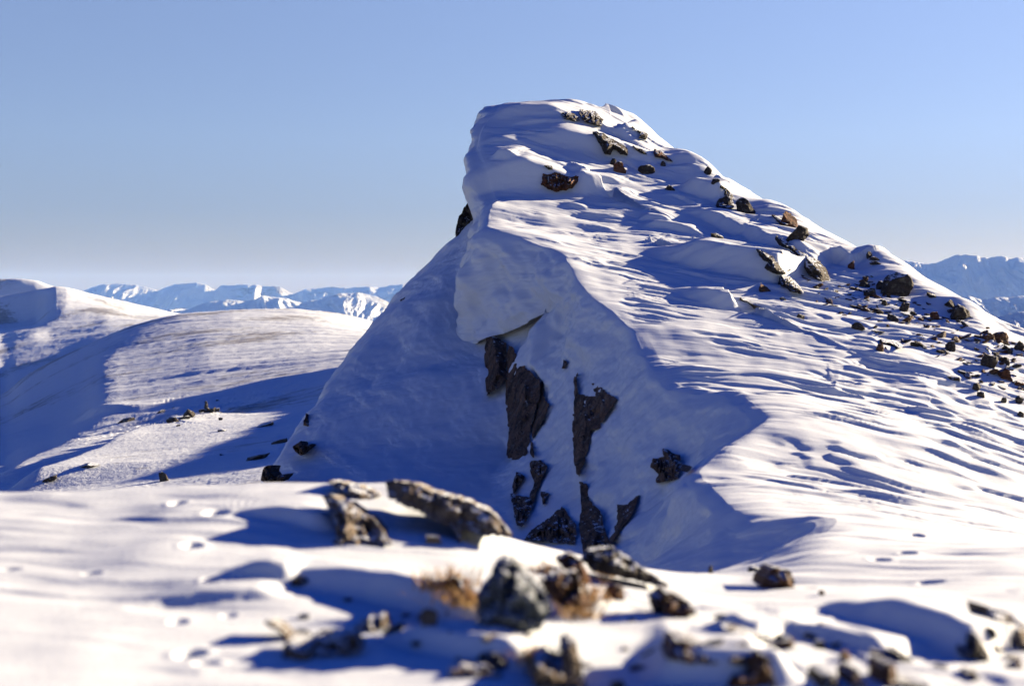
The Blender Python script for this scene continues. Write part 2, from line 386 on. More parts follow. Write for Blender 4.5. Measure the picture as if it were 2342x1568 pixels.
# the saddle leans a little towards the sun
tl = 0.17*sstep(14.5, 19, P[..., 1])*(1-sstep(31, 41, P[..., 1]))
xc_ = N[:, 10, 0][:, None]
P[..., 2] -= tl*np.maximum(P[..., 0]-xc_-0.3, 0)
ridge_D = Depth(P)
A = crop(1100, 220, 3.346); B = crop(1000, 200, 2.904); Cc = crop(1700, 400, 2.904); Dd = crop(2000, 780, 4.684)
E = crop(1600, 1130, 2.602); G_ = crop(600, 1130, 2.129); Hh = crop(0, 1130, 2.602); K = crop(0, 640, 2.342)
DR = [
 (A([(430,300),(640,272),(890,262),(1070,272)]), .3, .4),
 (A([(270,540),(400,550),(570,560)]), .22, .4),
 (A([(1180,150),(1300,150),(1400,220)]), .6, .8),
 (A([(1870,545),(1980,525),(2060,570)]), .5, .7),
 (A([(1900,755),(2050,770),(2200,860)]), .4, .8),
 (A([(1060,710),(1260,725),(1400,780)]), .35, .7),
 (A([(880,955),(1000,960),(1100,985)]), .12, .2),
 (A([(1750,860),(1880,880),(2000,960)]), .3, .5),
 (B([(1480,1440),(1560,1400),(1600,1400)]), .1, .2),
 (B([(1080,885),(1180,890),(1250,915)]), .15, .25),
 (B([(1600,980),(1700,985),(1870,1020)]), .15, .3),
 (B([(1640,1030),(1800,1040),(2000,1080)]), .15, .3),
 (B([(1690,1130),(1800,1128),(1900,1140)]), .15, .3),
 (B([(1170,1265),(1280,1270),(1390,1300)]), .18, .35),
 (Cc([(610,1060),(700,1060),(760,1100)]), .2, .4),
 (Cc([(920,660),(1000,690),(1080,720)]), .3, .5),
 (Cc([(830,1080),(900,1085),(960,1110)]), .12, .2),
 (Cc([(1000,1100),(1100,1120),(1200,1170)]), .2, .4),
 (Dd([(150,370),(330,375),(480,400),(640,440),(900,465),(1100,490),(1330,520)]), .18, .35),
 (Dd([(120,705),(300,730),(480,800)]), .2, .4),
 (Dd([(20,805),(200,840),(400,855),(470,900)]), .3, .6),
 (Dd([(520,940),(760,950),(900,1000),(1100,1060),(1300,1110),(1750,1200)]), .3, .55),
 (Dd([(750,800),(900,830),(1200,880),(1430,920)]), .25, .4),
 (Dd([(1000,740),(1300,715),(1500,720),(1720,750)]), .3, .6),
 (Dd([(350,290),(500,300),(650,330)]), .15, .3),
 (Dd([(340,170),(520,200),(700,225)]), .15, .3),
 (Dd([(1290,10),(1500,90),(1640,110),(1860,190)]), .3, .5),
 (Dd([(1620,250),(1850,350),(2010,390)]), .3, .45),
 (Dd([(150,1080),(350,1110),(600,1150),(760,1200)]), .1, .18),
 (Dd([(1750,960),(1900,1000),(2040,1040)]), .15, .3),
 (Dd([(1800,1080),(2000,1100),(2300,1150)]), .2, .4),
 (Cc([(380,1195),(520,1215),(600,1230)]), .08, .14),
 (Cc([(240,1320),(400,1340),(560,1370),(680,1400)]), .1, .16),
 (Cc([(740,1450),(900,1490),(1000,1530)]), .1, .2),
 # foreground
 (E([(300,880),(600,930),(800,990)]), .08, .25),
 (E([(300,1070),(450,1115),(700,1180)]), .12, .2),
 (E([(830,1050),(1050,1100),(1400,1230)]), .18, .25),
 (E([(-80,1265),(200,1262),(500,1290),(800,1310),(1050,1340)]), .3, .5),
 (E([(1260,1290),(1400,1270),(1480,1265)]), .2, .3),
 (E([(2180,825),(2260,828),(2400,835)]), .2, .4),
 (E([(180,120),(450,130),(760,120),(1100,150),(1700,250)]), .07, .5),
 (E([(960,430),(1300,440),(1700,470)]), .05, .6),
 (E([(1920,1290),(2050,1330),(2200,1400)]), .15, .2),
 (G_([(620,905),(780,925),(1000,975),(1200,975),(1450,1000)]), .28, .4),
 (G_([(300,680),(450,670),(600,690)]), .08, .15),
 (G_([(1780,650),(2000,690),(2150,690)]), .2, .3),
 (Hh([(640,890),(900,860),(1200,835),(1500,820),(1880,825)]), .12, .2),
 (Hh([(-200,830),(0,840),(400,870)]), .05, .2),
 (Hh([(-300,1110),(200,1110),(450,1145),(1080,1210)]), .05, .1),
 (Hh([(1500,300),(1700,295),(1900,310),(2100,400)]), .12, .3),
 (Hh([(300,375),(600,380),(900,370),(1100,385)]), .06, .3),
 (Hh([(150,600),(800,620),(1300,615),(2000,640)]), .05, .35),
 (Hh([(1400,715),(1700,725),(1900,745)]), .1, .15),
 (Hh([(-200,210),(100,220),(400,225)]), .05, .2),
 (Hh([(780,1330),(1000,1350),(1300,1380)]), .08, .15),
 (Hh([(1350,1240),(1700,1300),(2000,1370)]), .06, .2),
]
Q = crop(1416, 439, 2.9987); KK = crop(0, 635, 2.285)
BIG = [  # foot of the step, height, run-out, width of the step, tapers
 (Q([(330,512),(600,600),(900,660),(1150,690),(1350,740),(1480,775)]), .85, 2.8, .8, (.55, .08)),
 (Q([(560,800),(690,825),(800,890),(1000,920),(1090,960),(1180,970),(1330,935)]), .36, 1.8, .55, (.45, .3)),
 (Q([(620,140),(700,240),(900,290),(1100,400),(1250,480),(1450,560),(1640,650)]), .38, 1.8, .5, (.4, .12)),
 (Q([(640,30),(760,105),(900,150),(1020,195)]), .55, 2.0, .6, (.4, .15)),
 (Q([(-60,110),(60,112),(200,95),(310,45)]), .4, 1.4, .5, (.3, .4)),
 (Q([(410,300),(560,320),(680,340)]), .15, .7, .2, (.3, .4)),
 (Q([(440,352),(680,365),(900,425)]), .2, .9, .25, (.3, .4)),
 (Q([(480,462),(560,472),(640,445)]), .2, .8, .25, (.3, .4)),
 (Q([(1800,560),(1900,620),(1980,650)]), .35, 1.2, .4, (.4, .15)),
 (A([(1190,290),(1290,320),(1400,285),(1430,250)]), .45, 1.5, .6, (.3, .3)),
 (A([(290,560),(400,570),(560,575)]), .25, .8, .25, (.3, .5)),
 (E([(700,900),(880,900),(1200,1030),(1500,1110),(1750,1190),(1950,1265),(2120,1255)]), .17, .8, .24, (.6, .12)),
 (G_([(-300,640),(0,625),(480,645),(700,712),(1000,765),(1190,835)]), .18, .9, .2, (.6, .1)),
 (G_([(560,920),(640,940),(900,1000),(1150,1050),(1400,1118)]), .12, .6, .14, (.4, .2)),
 (E([(-160,1430),(300,1450),(700,1450),(1050,1445)]), .16, .7, .18, (.3, .2)),
 (E([(600,1130),(900,1140),(1100,1180),(1420,1260)]), .10, .5, .12, (.5, .2)),
 (E([(200,1090),(450,1150),(760,1200)]), .09, .5, .12, (.5, .2)),
 (Hh([(500,930),(900,890),(1200,865),(1500,850),(1880,850)]), .06, .5, .10, (.6, .2)),
 (Hh([(1300,770),(1600,775),(1900,775)]), .07, .4, .10, (.5, .2)),
 (Hh([(1300,360),(1500,350),(1800,385),(2130,440)]), .10, .6, .14, (.5, .2)),
]
for pts, h, L, wd, tp_ in BIG:
    drift(P, ridge_D, pts, h, L, wid=wd, Lw=L, raise_=1.0, taper=tp_, inner=True)
for pts, h, L in DR:
    fg = pts[0][1] > 1120
    h_ = h*(.16 if fg else .5)
    drift(P, ridge_D, pts, h_, 6*h_+.1, wid=0.03+(.6 if fg else .35)*h_, Lw=6*h_+.2, raise_=.75, taper=(.6, .2) if fg else (.4, .25), inner=True)
def mound(P, D, pts, rx, ry, h):
    c = D.at(*pts[0])
    if c is None: return
    X, Y, Z = P[..., 0], P[..., 1], P[..., 2]
    m = (np.abs(X-c.x) < 3*rx)&(np.abs(Y-c.y) < 3*ry)&(np.abs(Z-c.z) < 6)
    r2 = ((X[m]-c.x)/rx)**2+((Y[m]-c.y)/ry)**2
    zz = Z[m]; zz += h*np.exp(-r2**1.5); Z[m] = zz
for pts, rx, ry, h in [(A([(2010,640)]), .9, 1.6, .85), (Cc([(590,375)]), .9, 1.6, .6), (Cc([(1390,765)]), .8, 1.5, .5), (Cc([(1800,985)]), .8, 1.2, .35),
                       (Cc([(1270,690)]), .5, 1.0, .3), (A([(1600,380)]), .5, 1.0, .3), (Cc([(230,230)]), .7, 1.2, .4), (Cc([(1960,1080)]), .5, 1.0, .25)]:
    mound(P, ridge_D, pts, rx*1.15, ry*1.15, h*.62)
def pit(P, D, u, v, rx, ry, dep, ang=0.0):
    c = D.at(u, v)
    if c is None: return
    X, Y = P[..., 0], P[..., 1]
    m = (np.abs(X-c.x) < 3*rx+3*ry)&(np.abs(Y-c.y) < 3*rx+3*ry)
    dx, dy = X[m]-c.x, Y[m]-c.y
    ca, sa_ = math.cos(ang), math.sin(ang)
    r = np.hypot((dx*ca+dy*sa_)/rx, (-dx*sa_+dy*ca)/ry)
    Z = P[..., 2]; zz = Z[m]
    zz += -dep*(1-sstep(.3, 1.05, r))+0.06*dep*np.exp(-((r-1.2)/.3)**2)
    Z[m] = zz
PITS = [(Hh, 1130,250,.15,.22,.14), (Hh, 1220,530,.16,.2,.16), (Hh, 1340,775,.12,.14,.13), (Hh, 1130,1000,.12,.14,.07),
        (Hh, 1210,1225,.16,.2,.2), (Hh, 1310,1300,.14,.1,.1), (Hh, 60,650,.14,.1,.06), (Hh, 580,682,.14,.1,.06), (Hh, 1450,940,.1,.1,.05),
        (Hh, 1370,330,.2,.3,.12),
        (E, 1655,455,.2,.3,.16), (E, 1600,562,.18,.28,.16), (E, 1425,632,.2,.28,.12), (E, 1835,392,.16,.25,.1), (E, 1750,745,.22,.2,.08),
        (E, 1110,705,.16,.2,.06), (E, 1095,768,.14,.18,.06), (E, 1430,780,.15,.15,.05), (E, 970,800,.14,.14,.05)]
for cr, a_, b_, rx, ry, dep in PITS:
    (u_, v_), = cr([(a_, b_)])
    pit(P, ridge_D, u_, v_, rx*.55, ry*.6, dep*.45)
# wind-carved relief
near = P[..., 1] < 16
lit = np.where(near, 1.0, (.25*sstep(9.9, 10.05, T)+.75*sstep(10.1, 10.7, T))*(1-sstep(14.8, 15.8, T)))
X, Y = P[..., 0], P[..., 1]
def terraces(n, k, sharp=.8):
    q = n*k; f = np.floor(q); r = q-f
    return (f+sstep(sharp, 1.0, r))/k
a = math.radians(-12)
sx, sy = X*math.cos(a)+Y*math.sin(a), -X*math.sin(a)+Y*math.cos(a)
wx = sx+0.6*fbm(sx*0.35, sy*0.6, None, 3, 11)
wy = sy+0.30*fbm(sx*0.4, sy*0.5, None, 3, 15, gain=.4)
n1 = fbm(wx*0.20, wy*1.1, None, 3, 21, gain=0.42)
n2 = fbm(wx*0.45, wy*3.4, None, 3, 25, gain=0.5)
pat = sstep(-0.15, 0.5, fbm(X*0.18, Y*0.25, None, 3, 31)+.35*sstep(2, 9, X-Y*.05))
pat2 = sstep(-0.1, 0.4, fbm(X*0.4+7, Y*0.5, None, 3, 35))
sas = 0.15*terraces(n1, 2.4, .58)*pat+0.035*n1+0.05*terraces(n2, 1.6, .5)*pat2+0.012*n2
amp = np.where(near, 0.30, sstep(14, 30, Y)*0.75+0.25)
P[..., 2] += amp*sas*np.where(lit > 0, lit, 0)
# the shaded faces: rimed, lumpy, faint vertical flutes
shd = np.where(near, 0, 1-sstep(9.6, 10.1, T))*sstep(1.0, 1.6, T)
Zc = P[..., 2]
lump = 0.22*fbm(X*0.55, Y*0.55, Zc*0.55, 3, 44)+0.10*fbm(X*1.1, Y*1.1, Zc*1.1, 4, 45, gain=.55)+0.07*fbm(X*1.6+Y*0.8, Zc*0.35, Y*0.4, 3, 47)
lip_ = sstep(38, 43, P[..., 1])*sstep(6.8, 7.5, T)*(1-sstep(9.5, 9.95, T))*np.where(near, 0, 1)
lump = lump+lip_*(.34*fbm((X+Zc*.8)*.75, (X-Zc)*.28, Y*.3, 3, 43)+.07*terraces(Zc*1.15+.6*fbm(X*.45, Y*.45, Zc*.3, 3, 48), 2.0, .6)+.03*fbm(X*.8, Y*.8, Zc*5, 3, 49))
P[..., 0] -= shd*lump*.7
P[..., 1] -= shd*lump*.5
P[..., 2] += 0.05*fbm(X*0.5, Y*0.5, None, 3, 41)
ridge_D2 = Depth(P)
ridge = sheet_mesh('snow_ridge', P, M_snow)

# ------------------------------------------------------------------ hills to the left
def u_sheet(name, us, slices, rows, cols, mat, post=None):
    us_q = np.interp(np.linspace(0, 1, cols), np.linspace(0, 1, len(us)), us)
    yy = [s[0] for s in slices]
    V = np.array([np.interp(us, *np.array(s[1], float).T) for s in slices])
    zx = np.array([[((u-CX)/F*y, (VH-v)/F*y) for u, v in zip(us, r)] for y, r in zip(yy, V)])
    Nn = pchip(np.array(yy, float), zx, rows)
    Q = pchip(np.arange(len(us)), np.transpose(Nn, (1, 0, 2)), np.linspace(0, len(us)-1, cols))
    Q = np.transpose(Q, (1, 0, 2))
    Pp = np.empty(Q.shape[:2]+(3,)); Pp[..., 0] = Q[..., 0]; Pp[..., 2] = Q[..., 1]; Pp[..., 1] = np.asarray(rows)[:, None]
    if post: post(Pp)
    return Pp
UM = [-900,-450,-200,-100,0,60,120,180,240,300,360,420,480,540,600,660,720,780,840,900,960,1050,1200,1500,2000,2600]
mid = [
 (95., [(-900,1700),(2600,1750)]),
 (130.,[(-900,1300),(0,1230),(200,1190),(430,1150),(700,1120),(1000,1080),(2600,1300)]),
 (160.,[(-900,1220),(0,1150),(200,1118),(430,1085),(700,1040),(1000,990),(1300,1000),(2600,1200)]),
 (220.,[(-900,1150),(0,1098),(200,1052),(430,1000),(700,955),(1000,900),(1300,920),(2600,1100)]),
 (300.,[(-900,1100),(0,1050),(200,985),(480,935),(700,890),(800,860),(1000,830),(1300,860),(2600,1000)]),
 (400.,[(-900,1090),(0,1000),(150,955),(240,905),(480,865),(700,835),(1000,800),(1300,830),(2600,950)]),
 (550.,[(-900,1080),(0,945),(100,895),(240,830),(480,790),(700,775),(1000,775),(1300,800),(2600,920)]),
 (720.,[(-900,1080),(0,915),(80,858),(160,815),(240,780),(320,750),(430,732),(560,722),(700,726),(800,738),(1000,790),(1300,820),(2600,900)]),
 (850.,[(-900,1080),(0,905),(80,843),(160,806),(240,771),(320,739),(408,719),(560,707),(680,707),(800,722),(880,744),(1000,790),(1300,820),(2600,880)]),
 (1000.,[(-900,1090),(0,930),(160,835),(320,775),(560,740),(680,740),(880,770),(1000,800),(1300,820),(2600,870)]),
 (1400.,[(-900,1150),(0,980),(560,920),(1000,900),(2600,900)]),
]
mrows = np.concatenate([np.linspace(95, 300, 160, endpoint=False), np.linspace(300, 1000, 260, endpoint=False), np.linspace(1000, 1400, 12)])
PM = u_sheet('hills', UM, mid, mrows, 700, M_far)
mid_D = Depth(PM)
for pts, h, L, wd, tp_ in [
    (KK([(-200,1270),(0,1195),(160,1130),(330,1045),(500,985),(640,930)]), 2.0, 14, 5, (.1, .5)),
    (KK([(-100,1330),(80,1262),(240,1215),(420,1150),(560,1125),(660,1050),(800,965)]), 2.4, 14, 5, (.1, .4)),
    (KK([(300,930),(560,870),(800,840),(1000,800)]), 1.5, 8, 4, (.4, .4)),
    (KK([(760,1000),(900,970),(1050,930),(1200,900)]), 1.6, 8, 3, (.3, .4))]:
    drift(PM, mid_D, pts, h, L, wid=wd, Lw=L, raise_=1.0, taper=tp_, inner=True)
# unseen ridge added behind the peak, shaped to shade the valley's near side
X, Y = PM[..., 0], PM[..., 1]
Rz = np.interp(Y, [120, 150, 200, 260, 290, 308, 350, 392, 402, 425], [-40, -9, 1.2, 1.0, 3.8, 6.6, 7.8, 8.8, 8.6, -30])+.4*fbm(Y*.05, X*.05, None, 3, 52)
xe = np.interp(Y, [190, 260, 300, 310, 350, 400], [26, 26, 34, 38.6, 31, 22])+1.5*fbm(Y*.08, X*0, None, 3, 53)
shade_ridge = Rz-1.2*np.maximum(xe-X, 0)+.06*np.clip(X-xe, 0, 22)-.6*np.maximum(X-xe-24, 0)
PM[..., 2] = np.maximum(PM[..., 2], shade_ridge)
X, Y = PM[..., 0], PM[..., 1]
hx, hy = X*.94-Y*.34+4*fbm(X*.01, Y*.01, None, 3, 57), X*.34+Y*.94
PM[..., 2] += 0.3*fbm(X*0.02, Y*0.03, None, 4, 51)+.75*sstep(150, 450, Y)*fbm(hx*0.007, hy*0.085, None, 4, 55, gain=.5)+.25*sstep(150, 450, Y)*fbm(hx*0.03, hy*0.3, None, 3, 56)
for (cu, cv), rr, aa in [(KK([(1120,840)])[0], 22, 1.1), (KK([(1050,900)])[0], 20, .9), (KK([(1400,1100)])[0], 18, .5)]:      # broken ground round the rocks
    cc = mid_D.at(cu, cv)
    if cc is not None:
        g_ = np.exp(-((X-cc.x)**2+(Y-cc.y)**2*.3)/rr**2)
        PM[..., 2] += .45*aa*g_*terraces(fbm(X*.10, Y*.10, None, 3, 59), 3)
mid_D2 = Depth(PM)
hills = sheet_mesh('hills', PM, M_far)

UL = [-1200,-500,-200,-60,0,40,80,110,130,150,200,250,300,350,410,470,550,700,1000]
left = [
 (1250.,[(-1200,1000),(0,960),(200,850),(420,790),(700,800),(1000,820)]),
 (1450.,[(-1200,860),(0,830),(150,800),(300,765),(420,745),(600,750),(1000,780)]),
 (1750.,[(-1200,790),(0,765),(120,745),(240,728),(420,730),(600,740),(1000,770)]),
 (1940.,[(-1200,775),(0,738),(50,738),(84,728),(110,690),(136,676),(200,688),(300,706),(410,724),(600,745),(1000,760)]),
 (2000.,[(-1200,705),(-200,690),(0,676),(80,664),(116,659),(136,654),(180,664),(240,677),(300,692),(410,717),(600,745),(1000,760)]),
 (2060.,[(-1200,710),(-200,695),(0,685),(80,674),(116,670),(136,664),(240,684),(410,722),(600,750),(1000,770)]),
 (2530.,[(-1200,690),(-200,690),(0,688),(80,690),(140,690),(240,700),(410,730),(600,750),(1000,770)]),
 (2600.,[(-1200,650),(-200,642),(0,638),(55,636),(90,642),(112,650),(180,668),(240,686),(330,710),(410,725),(600,750),(1000,770)]),
 (3000.,[(-1200,680),(0,670),(200,700),(410,740),(1000,800)]),
 (4000.,[(-1200,760),(0,760),(410,780),(1000,850)]),
]
PL = u_sheet('far_hill', UL, left, np.concatenate([np.linspace(1250, 1900, 90), np.linspace(1905, 2100, 70), np.linspace(2110, 2500, 40), np.linspace(2510, 2640, 50), np.linspace(2660, 3400, 20)]), 420, M_far)
X, Y = PL[..., 0], PL[..., 1]
PL[..., 2] += 2.2*fbm(X*0.008, Y*0.012, None, 6, 61, gain=.55)*sstep(1250, 1500, Y)
sheet_mesh('far_hill', PL, M_far)

# ------------------------------------------------------------------ rock
def rock_material(name, c1, c2, c3, lichen=.5, snow=.75, scale=1.0, grain=(1, 1, 1)):
    m, n, p = new_mat(name)
    p.inputs['Roughness'].default_value = 0.9
    p.inputs['Specular IOR Level'].default_value = 0.2
    tc = node(n, 'ShaderNodeTexCoord')
    mp = node(n, 'ShaderNodeMapping'); mp.inputs['Scale'].default_value = grain
    n.links.new(tc.outputs['Object'], mp.inputs[0])
    big = node(n, 'ShaderNodeTexNoise', i_Scale=2.2*scale, i_Detail=8.0, i_Roughness=.65)
    fine = node(n, 'ShaderNodeTexNoise', i_Scale=11*scale, i_Detail=6.0, i_Roughness=.7)
    lich = node(n, 'ShaderNodeTexNoise', i_Scale=5.0*scale, i_Detail=5.0, i_Roughness=.6)
    vor = node(n, 'ShaderNodeTexVoronoi', i_Scale=3.2*scale); vor.feature = 'DISTANCE_TO_EDGE'
    for x in (big, fine, vor): n.links.new(mp.outputs[0], x.inputs['Vector'])
    n.links.new(tc.outputs['Object'], lich.inputs['Vector'])
    r1 = node(n, 'ShaderNodeValToRGB')
    r1.color_ramp.elements[0].position, r1.color_ramp.elements[1].position = .36, .66
    r1.color_ramp.elements[0].color = (*c1, 1); r1.color_ramp.elements[1].color = (*c2, 1)
    n.links.new(big.outputs[0], r1.inputs[0])
    r2 = node(n, 'ShaderNodeValToRGB')
    r2.color_ramp.elements[0].position, r2.color_ramp.elements[1].position = .62-.2*lichen, .72-.2*lichen
    n.links.new(lich.outputs[0], r2.inputs[0])
    mx = node(n, 'ShaderNodeMix', data_type='RGBA')
    n.links.new(r2.outputs[0], mx.inputs[0]); n.links.new(r1.outputs[0], mx.inputs[6]); mx.inputs[7].default_value = (*c3, 1)
    dk = node(n, 'ShaderNodeMapRange'); dk.inputs[1].default_value = .3; dk.inputs[2].default_value = .7; dk.inputs[3].default_value = .45; dk.inputs[4].default_value = 1.35
    n.links.new(fine.outputs[0], dk.inputs[0])
    m2 = node(n, 'ShaderNodeMix', data_type='RGBA', blend_type='MULTIPLY'); m2.inputs[0].default_value = 1
    n.links.new(mx.outputs[2], m2.inputs[6]); n.links.new(dk.outputs[0], m2.inputs[7])
    # snow lodged on what faces up
    geo = node(n, 'ShaderNodeNewGeometry'); sp = node(n, 'ShaderNodeSeparateXYZ')
    n.links.new(geo.outputs['Normal'], sp.inputs[0])
    ad = node(n, 'ShaderNodeMath', operation='MULTIPLY_ADD', i_1=.9)
    n.links.new(lich.outputs[0], ad.inputs[0]); n.links.new(sp.outputs[2], ad.inputs[2])
    sn = node(n, 'ShaderNodeMapRange', clamp=True); sn.inputs[1].default_value = snow+.42; sn.inputs[2].default_value = snow+.50
    n.links.new(ad.outputs[0], sn.inputs[0])
    m3 = node(n, 'ShaderNodeMix', data_type='RGBA'); m3.inputs[7].default_value = (.455, .50, .545, 1)
    n.links.new(sn.outputs[0], m3.inputs[0]); n.links.new(m2.outputs[2], m3.inputs[6])
    n.links.new(m3.outputs[2], p.inputs['Base Color'])
    vr = node(n, 'ShaderNodeMapRange'); vr.inputs[2].default_value = .08
    n.links.new(vor.outputs[0], vr.inputs[0])
    hs = node(n, 'ShaderNodeMath', operation='MULTIPLY_ADD', i_1=.35)
    n.links.new(vr.outputs[0], hs.inputs[0]); n.links.new(fine.outputs[0], hs.inputs[2])
    b = node(n, 'ShaderNodeBump', i_Strength=.9, i_Distance=.08/scale)
    n.links.new(hs.outputs[0], b.inputs['Height']); n.links.new(b.outputs[0], p.inputs['Normal'])
    return m
M_cliff = rock_material('weathered_cliff', (.016, .013, .012), (.17, .105, .065), (.10, .09, .08), .35, 1.0, 1.0, (1.6, 1.6, .35))
M_dark = rock_material('dark_schist', (.018, .016, .015), (.06, .05, .042), (.085, .082, .065), .45, .86, 1.4, (1, 1, 2.2))
M_red = rock_material('rust_brown_rock', (.035, .014, .008), (.15, .065, .032), (.07, .055, .045), .4, .9, 2.2, (1, 1, 1.8))
M_grey = rock_material('grey_lichen_rock', (.05, .038, .028), (.21, .165, .12), (.13, .11, .085), .5, .9, 3.0, (1, 1, 1.6))
M_blue = rock_material('frosted_slate', (.03, .038, .045), (.10, .12, .14), (.20, .22, .24), .45, .88, 3.0, (1, 1, 1.3))
M_brown = rock_material('warm_brown_boulder', (.03, .016, .009), (.15, .078, .040), (.10, .075, .05), .4, .92, 3.2, (1, 1, 1.4))

def link_mesh(name, verts, faces, mat, loc, smooth=False):
    me = bpy.data.meshes.new(name)
    me.from_pydata([tuple(v) for v in verts], [], [tuple(int(q) for q in f) for f in faces])
    if smooth: me.polygons.foreach_set('use_smooth', [True]*len(me.polygons))
    me.materials.append(mat); me.update()
    o = bpy.data.objects.new(name, me); o.location = loc; C.objects.link(o)
    return o
def tag(o, label, cat, group=None):
    o['label'] = label; o['category'] = cat
    if group: o['group'] = group
    return o

_ico = {}
def ico(k):
    if k not in _ico:
        bm = bmesh.new(); bmesh.ops.create_icosphere(bm, subdivisions=k, radius=1.0)
        _ico[k] = (np.array([v.co[:] for v in bm.verts]), [[v.index for v in f.verts] for f in bm.faces]); bm.free()
    return _ico[k]
def stone_shape(seed, k=3, cuts=11, rough=.05, blocky=.6):
    rs = np.random.RandomState(seed)
    V, Fc = ico(k); V = V.copy()
    for i in range(cuts):
        if i < 5 and rs.rand() < blocky:
            nrm = np.eye(3)[i % 3]*rs.choice([-1, 1])+rs.normal(size=3)*.22
        else:
            nrm = rs.normal(size=3)
        nrm /= np.linalg.norm(nrm)
        o = rs.uniform(.42, .82)
        V -= np.maximum(0, V@nrm-o)[:, None]*nrm
    nn = fbm(V[:, 0]*1.7+seed, V[:, 1]*1.7, V[:, 2]*2.6, 4, seed % 50)
    lay = np.abs(((V[:, 2]*3.3+.5*V[:, 0]*rs.normal()+seed*.37) % 1)-.5)
    V *= (1+rough*nn*2+rough*.8*lay)[:, None]
    lo, hi = V.min(0), V.max(0)
    return (V-(lo+hi)/2)/(hi-lo), Fc
def rot(ax, ay, az):
    return np.array((Matrix.Rotation(az, 3, 'Z') @ Matrix.Rotation(ay, 3, 'Y') @ Matrix.Rotation(ax, 3, 'X')))

def boulder(D, cr, cx, cy, w, h, mat, label, seed, name='boulder', group=None, cat='boulder', lean=0.0, deep=None, bury=.55, yy=None, k=None, rough=.05, blocky=.6):
    """a stone seen with its middle at (cx, cy), w by h on the enlarged view, sunk into the snow it sits on"""
    (u, v), (u1, v1) = cr([(cx, cy), (cx+w, cy+h)])
    w_, h_ = u1-u, v1-v
    if yy is None:
        p = D.at(u, v+h_*.42)
        if p is None: return None
        y = p.y
    else:
        y = yy
    W = w_*y/F; H = h_*y/F; Dp = deep*W if deep else (W*.65+H*.45)
    c = np.array(world(u, v, y+.18*Dp)); 
    big = max(w_, h_)
    k = k or (4 if big > 55 else 3 if big > 16 else 2)
    V, Fc = stone_shape(seed, k, 11, rough, blocky)
    V = V*np.array([W*1.03, Dp, H*(1+bury)])
    V[:, 2] -= H*bury*.5
    if lean:
        V = V@rot(0, lean, 0).T
    o = link_mesh(name, V, Fc, mat, c)
    return tag(o, label, cat, group)

def inside(poly, x, y):
    r = np.zeros(np.shape(x), bool); n = len(poly); j = n-1
    for i in range(n):
        xi, yi = poly[i]; xj, yj = poly[j]
        c = ((yi > y) != (yj > y)) & (x < (xj-xi)*(y-yi)/((yj-yi) if yj != yi else 1e-9)+xi)
        r ^= c; j = i
    return r
def edge_near(poly, x, y):
    best = np.full(np.shape(x), 1e18); bx = np.zeros_like(best); by = np.zeros_like(best)
    for i in range(len(poly)):
        (ax, ay), (cx, cy) = poly[i-1], poly[i]
        dx, dy = cx-ax, cy-ay; L2 = dx*dx+dy*dy or 1e-9
        t = np.clip(((x-ax)*dx+(y-ay)*dy)/L2, 0, 1)
        px, py = ax+t*dx, ay+t*dy; d = (x-px)**2+(y-py)**2
        up = d < best
        best = np.where(up, d, best); bx = np.where(up, px, bx); by = np.where(up, py, by)
    return np.sqrt(best), bx, by
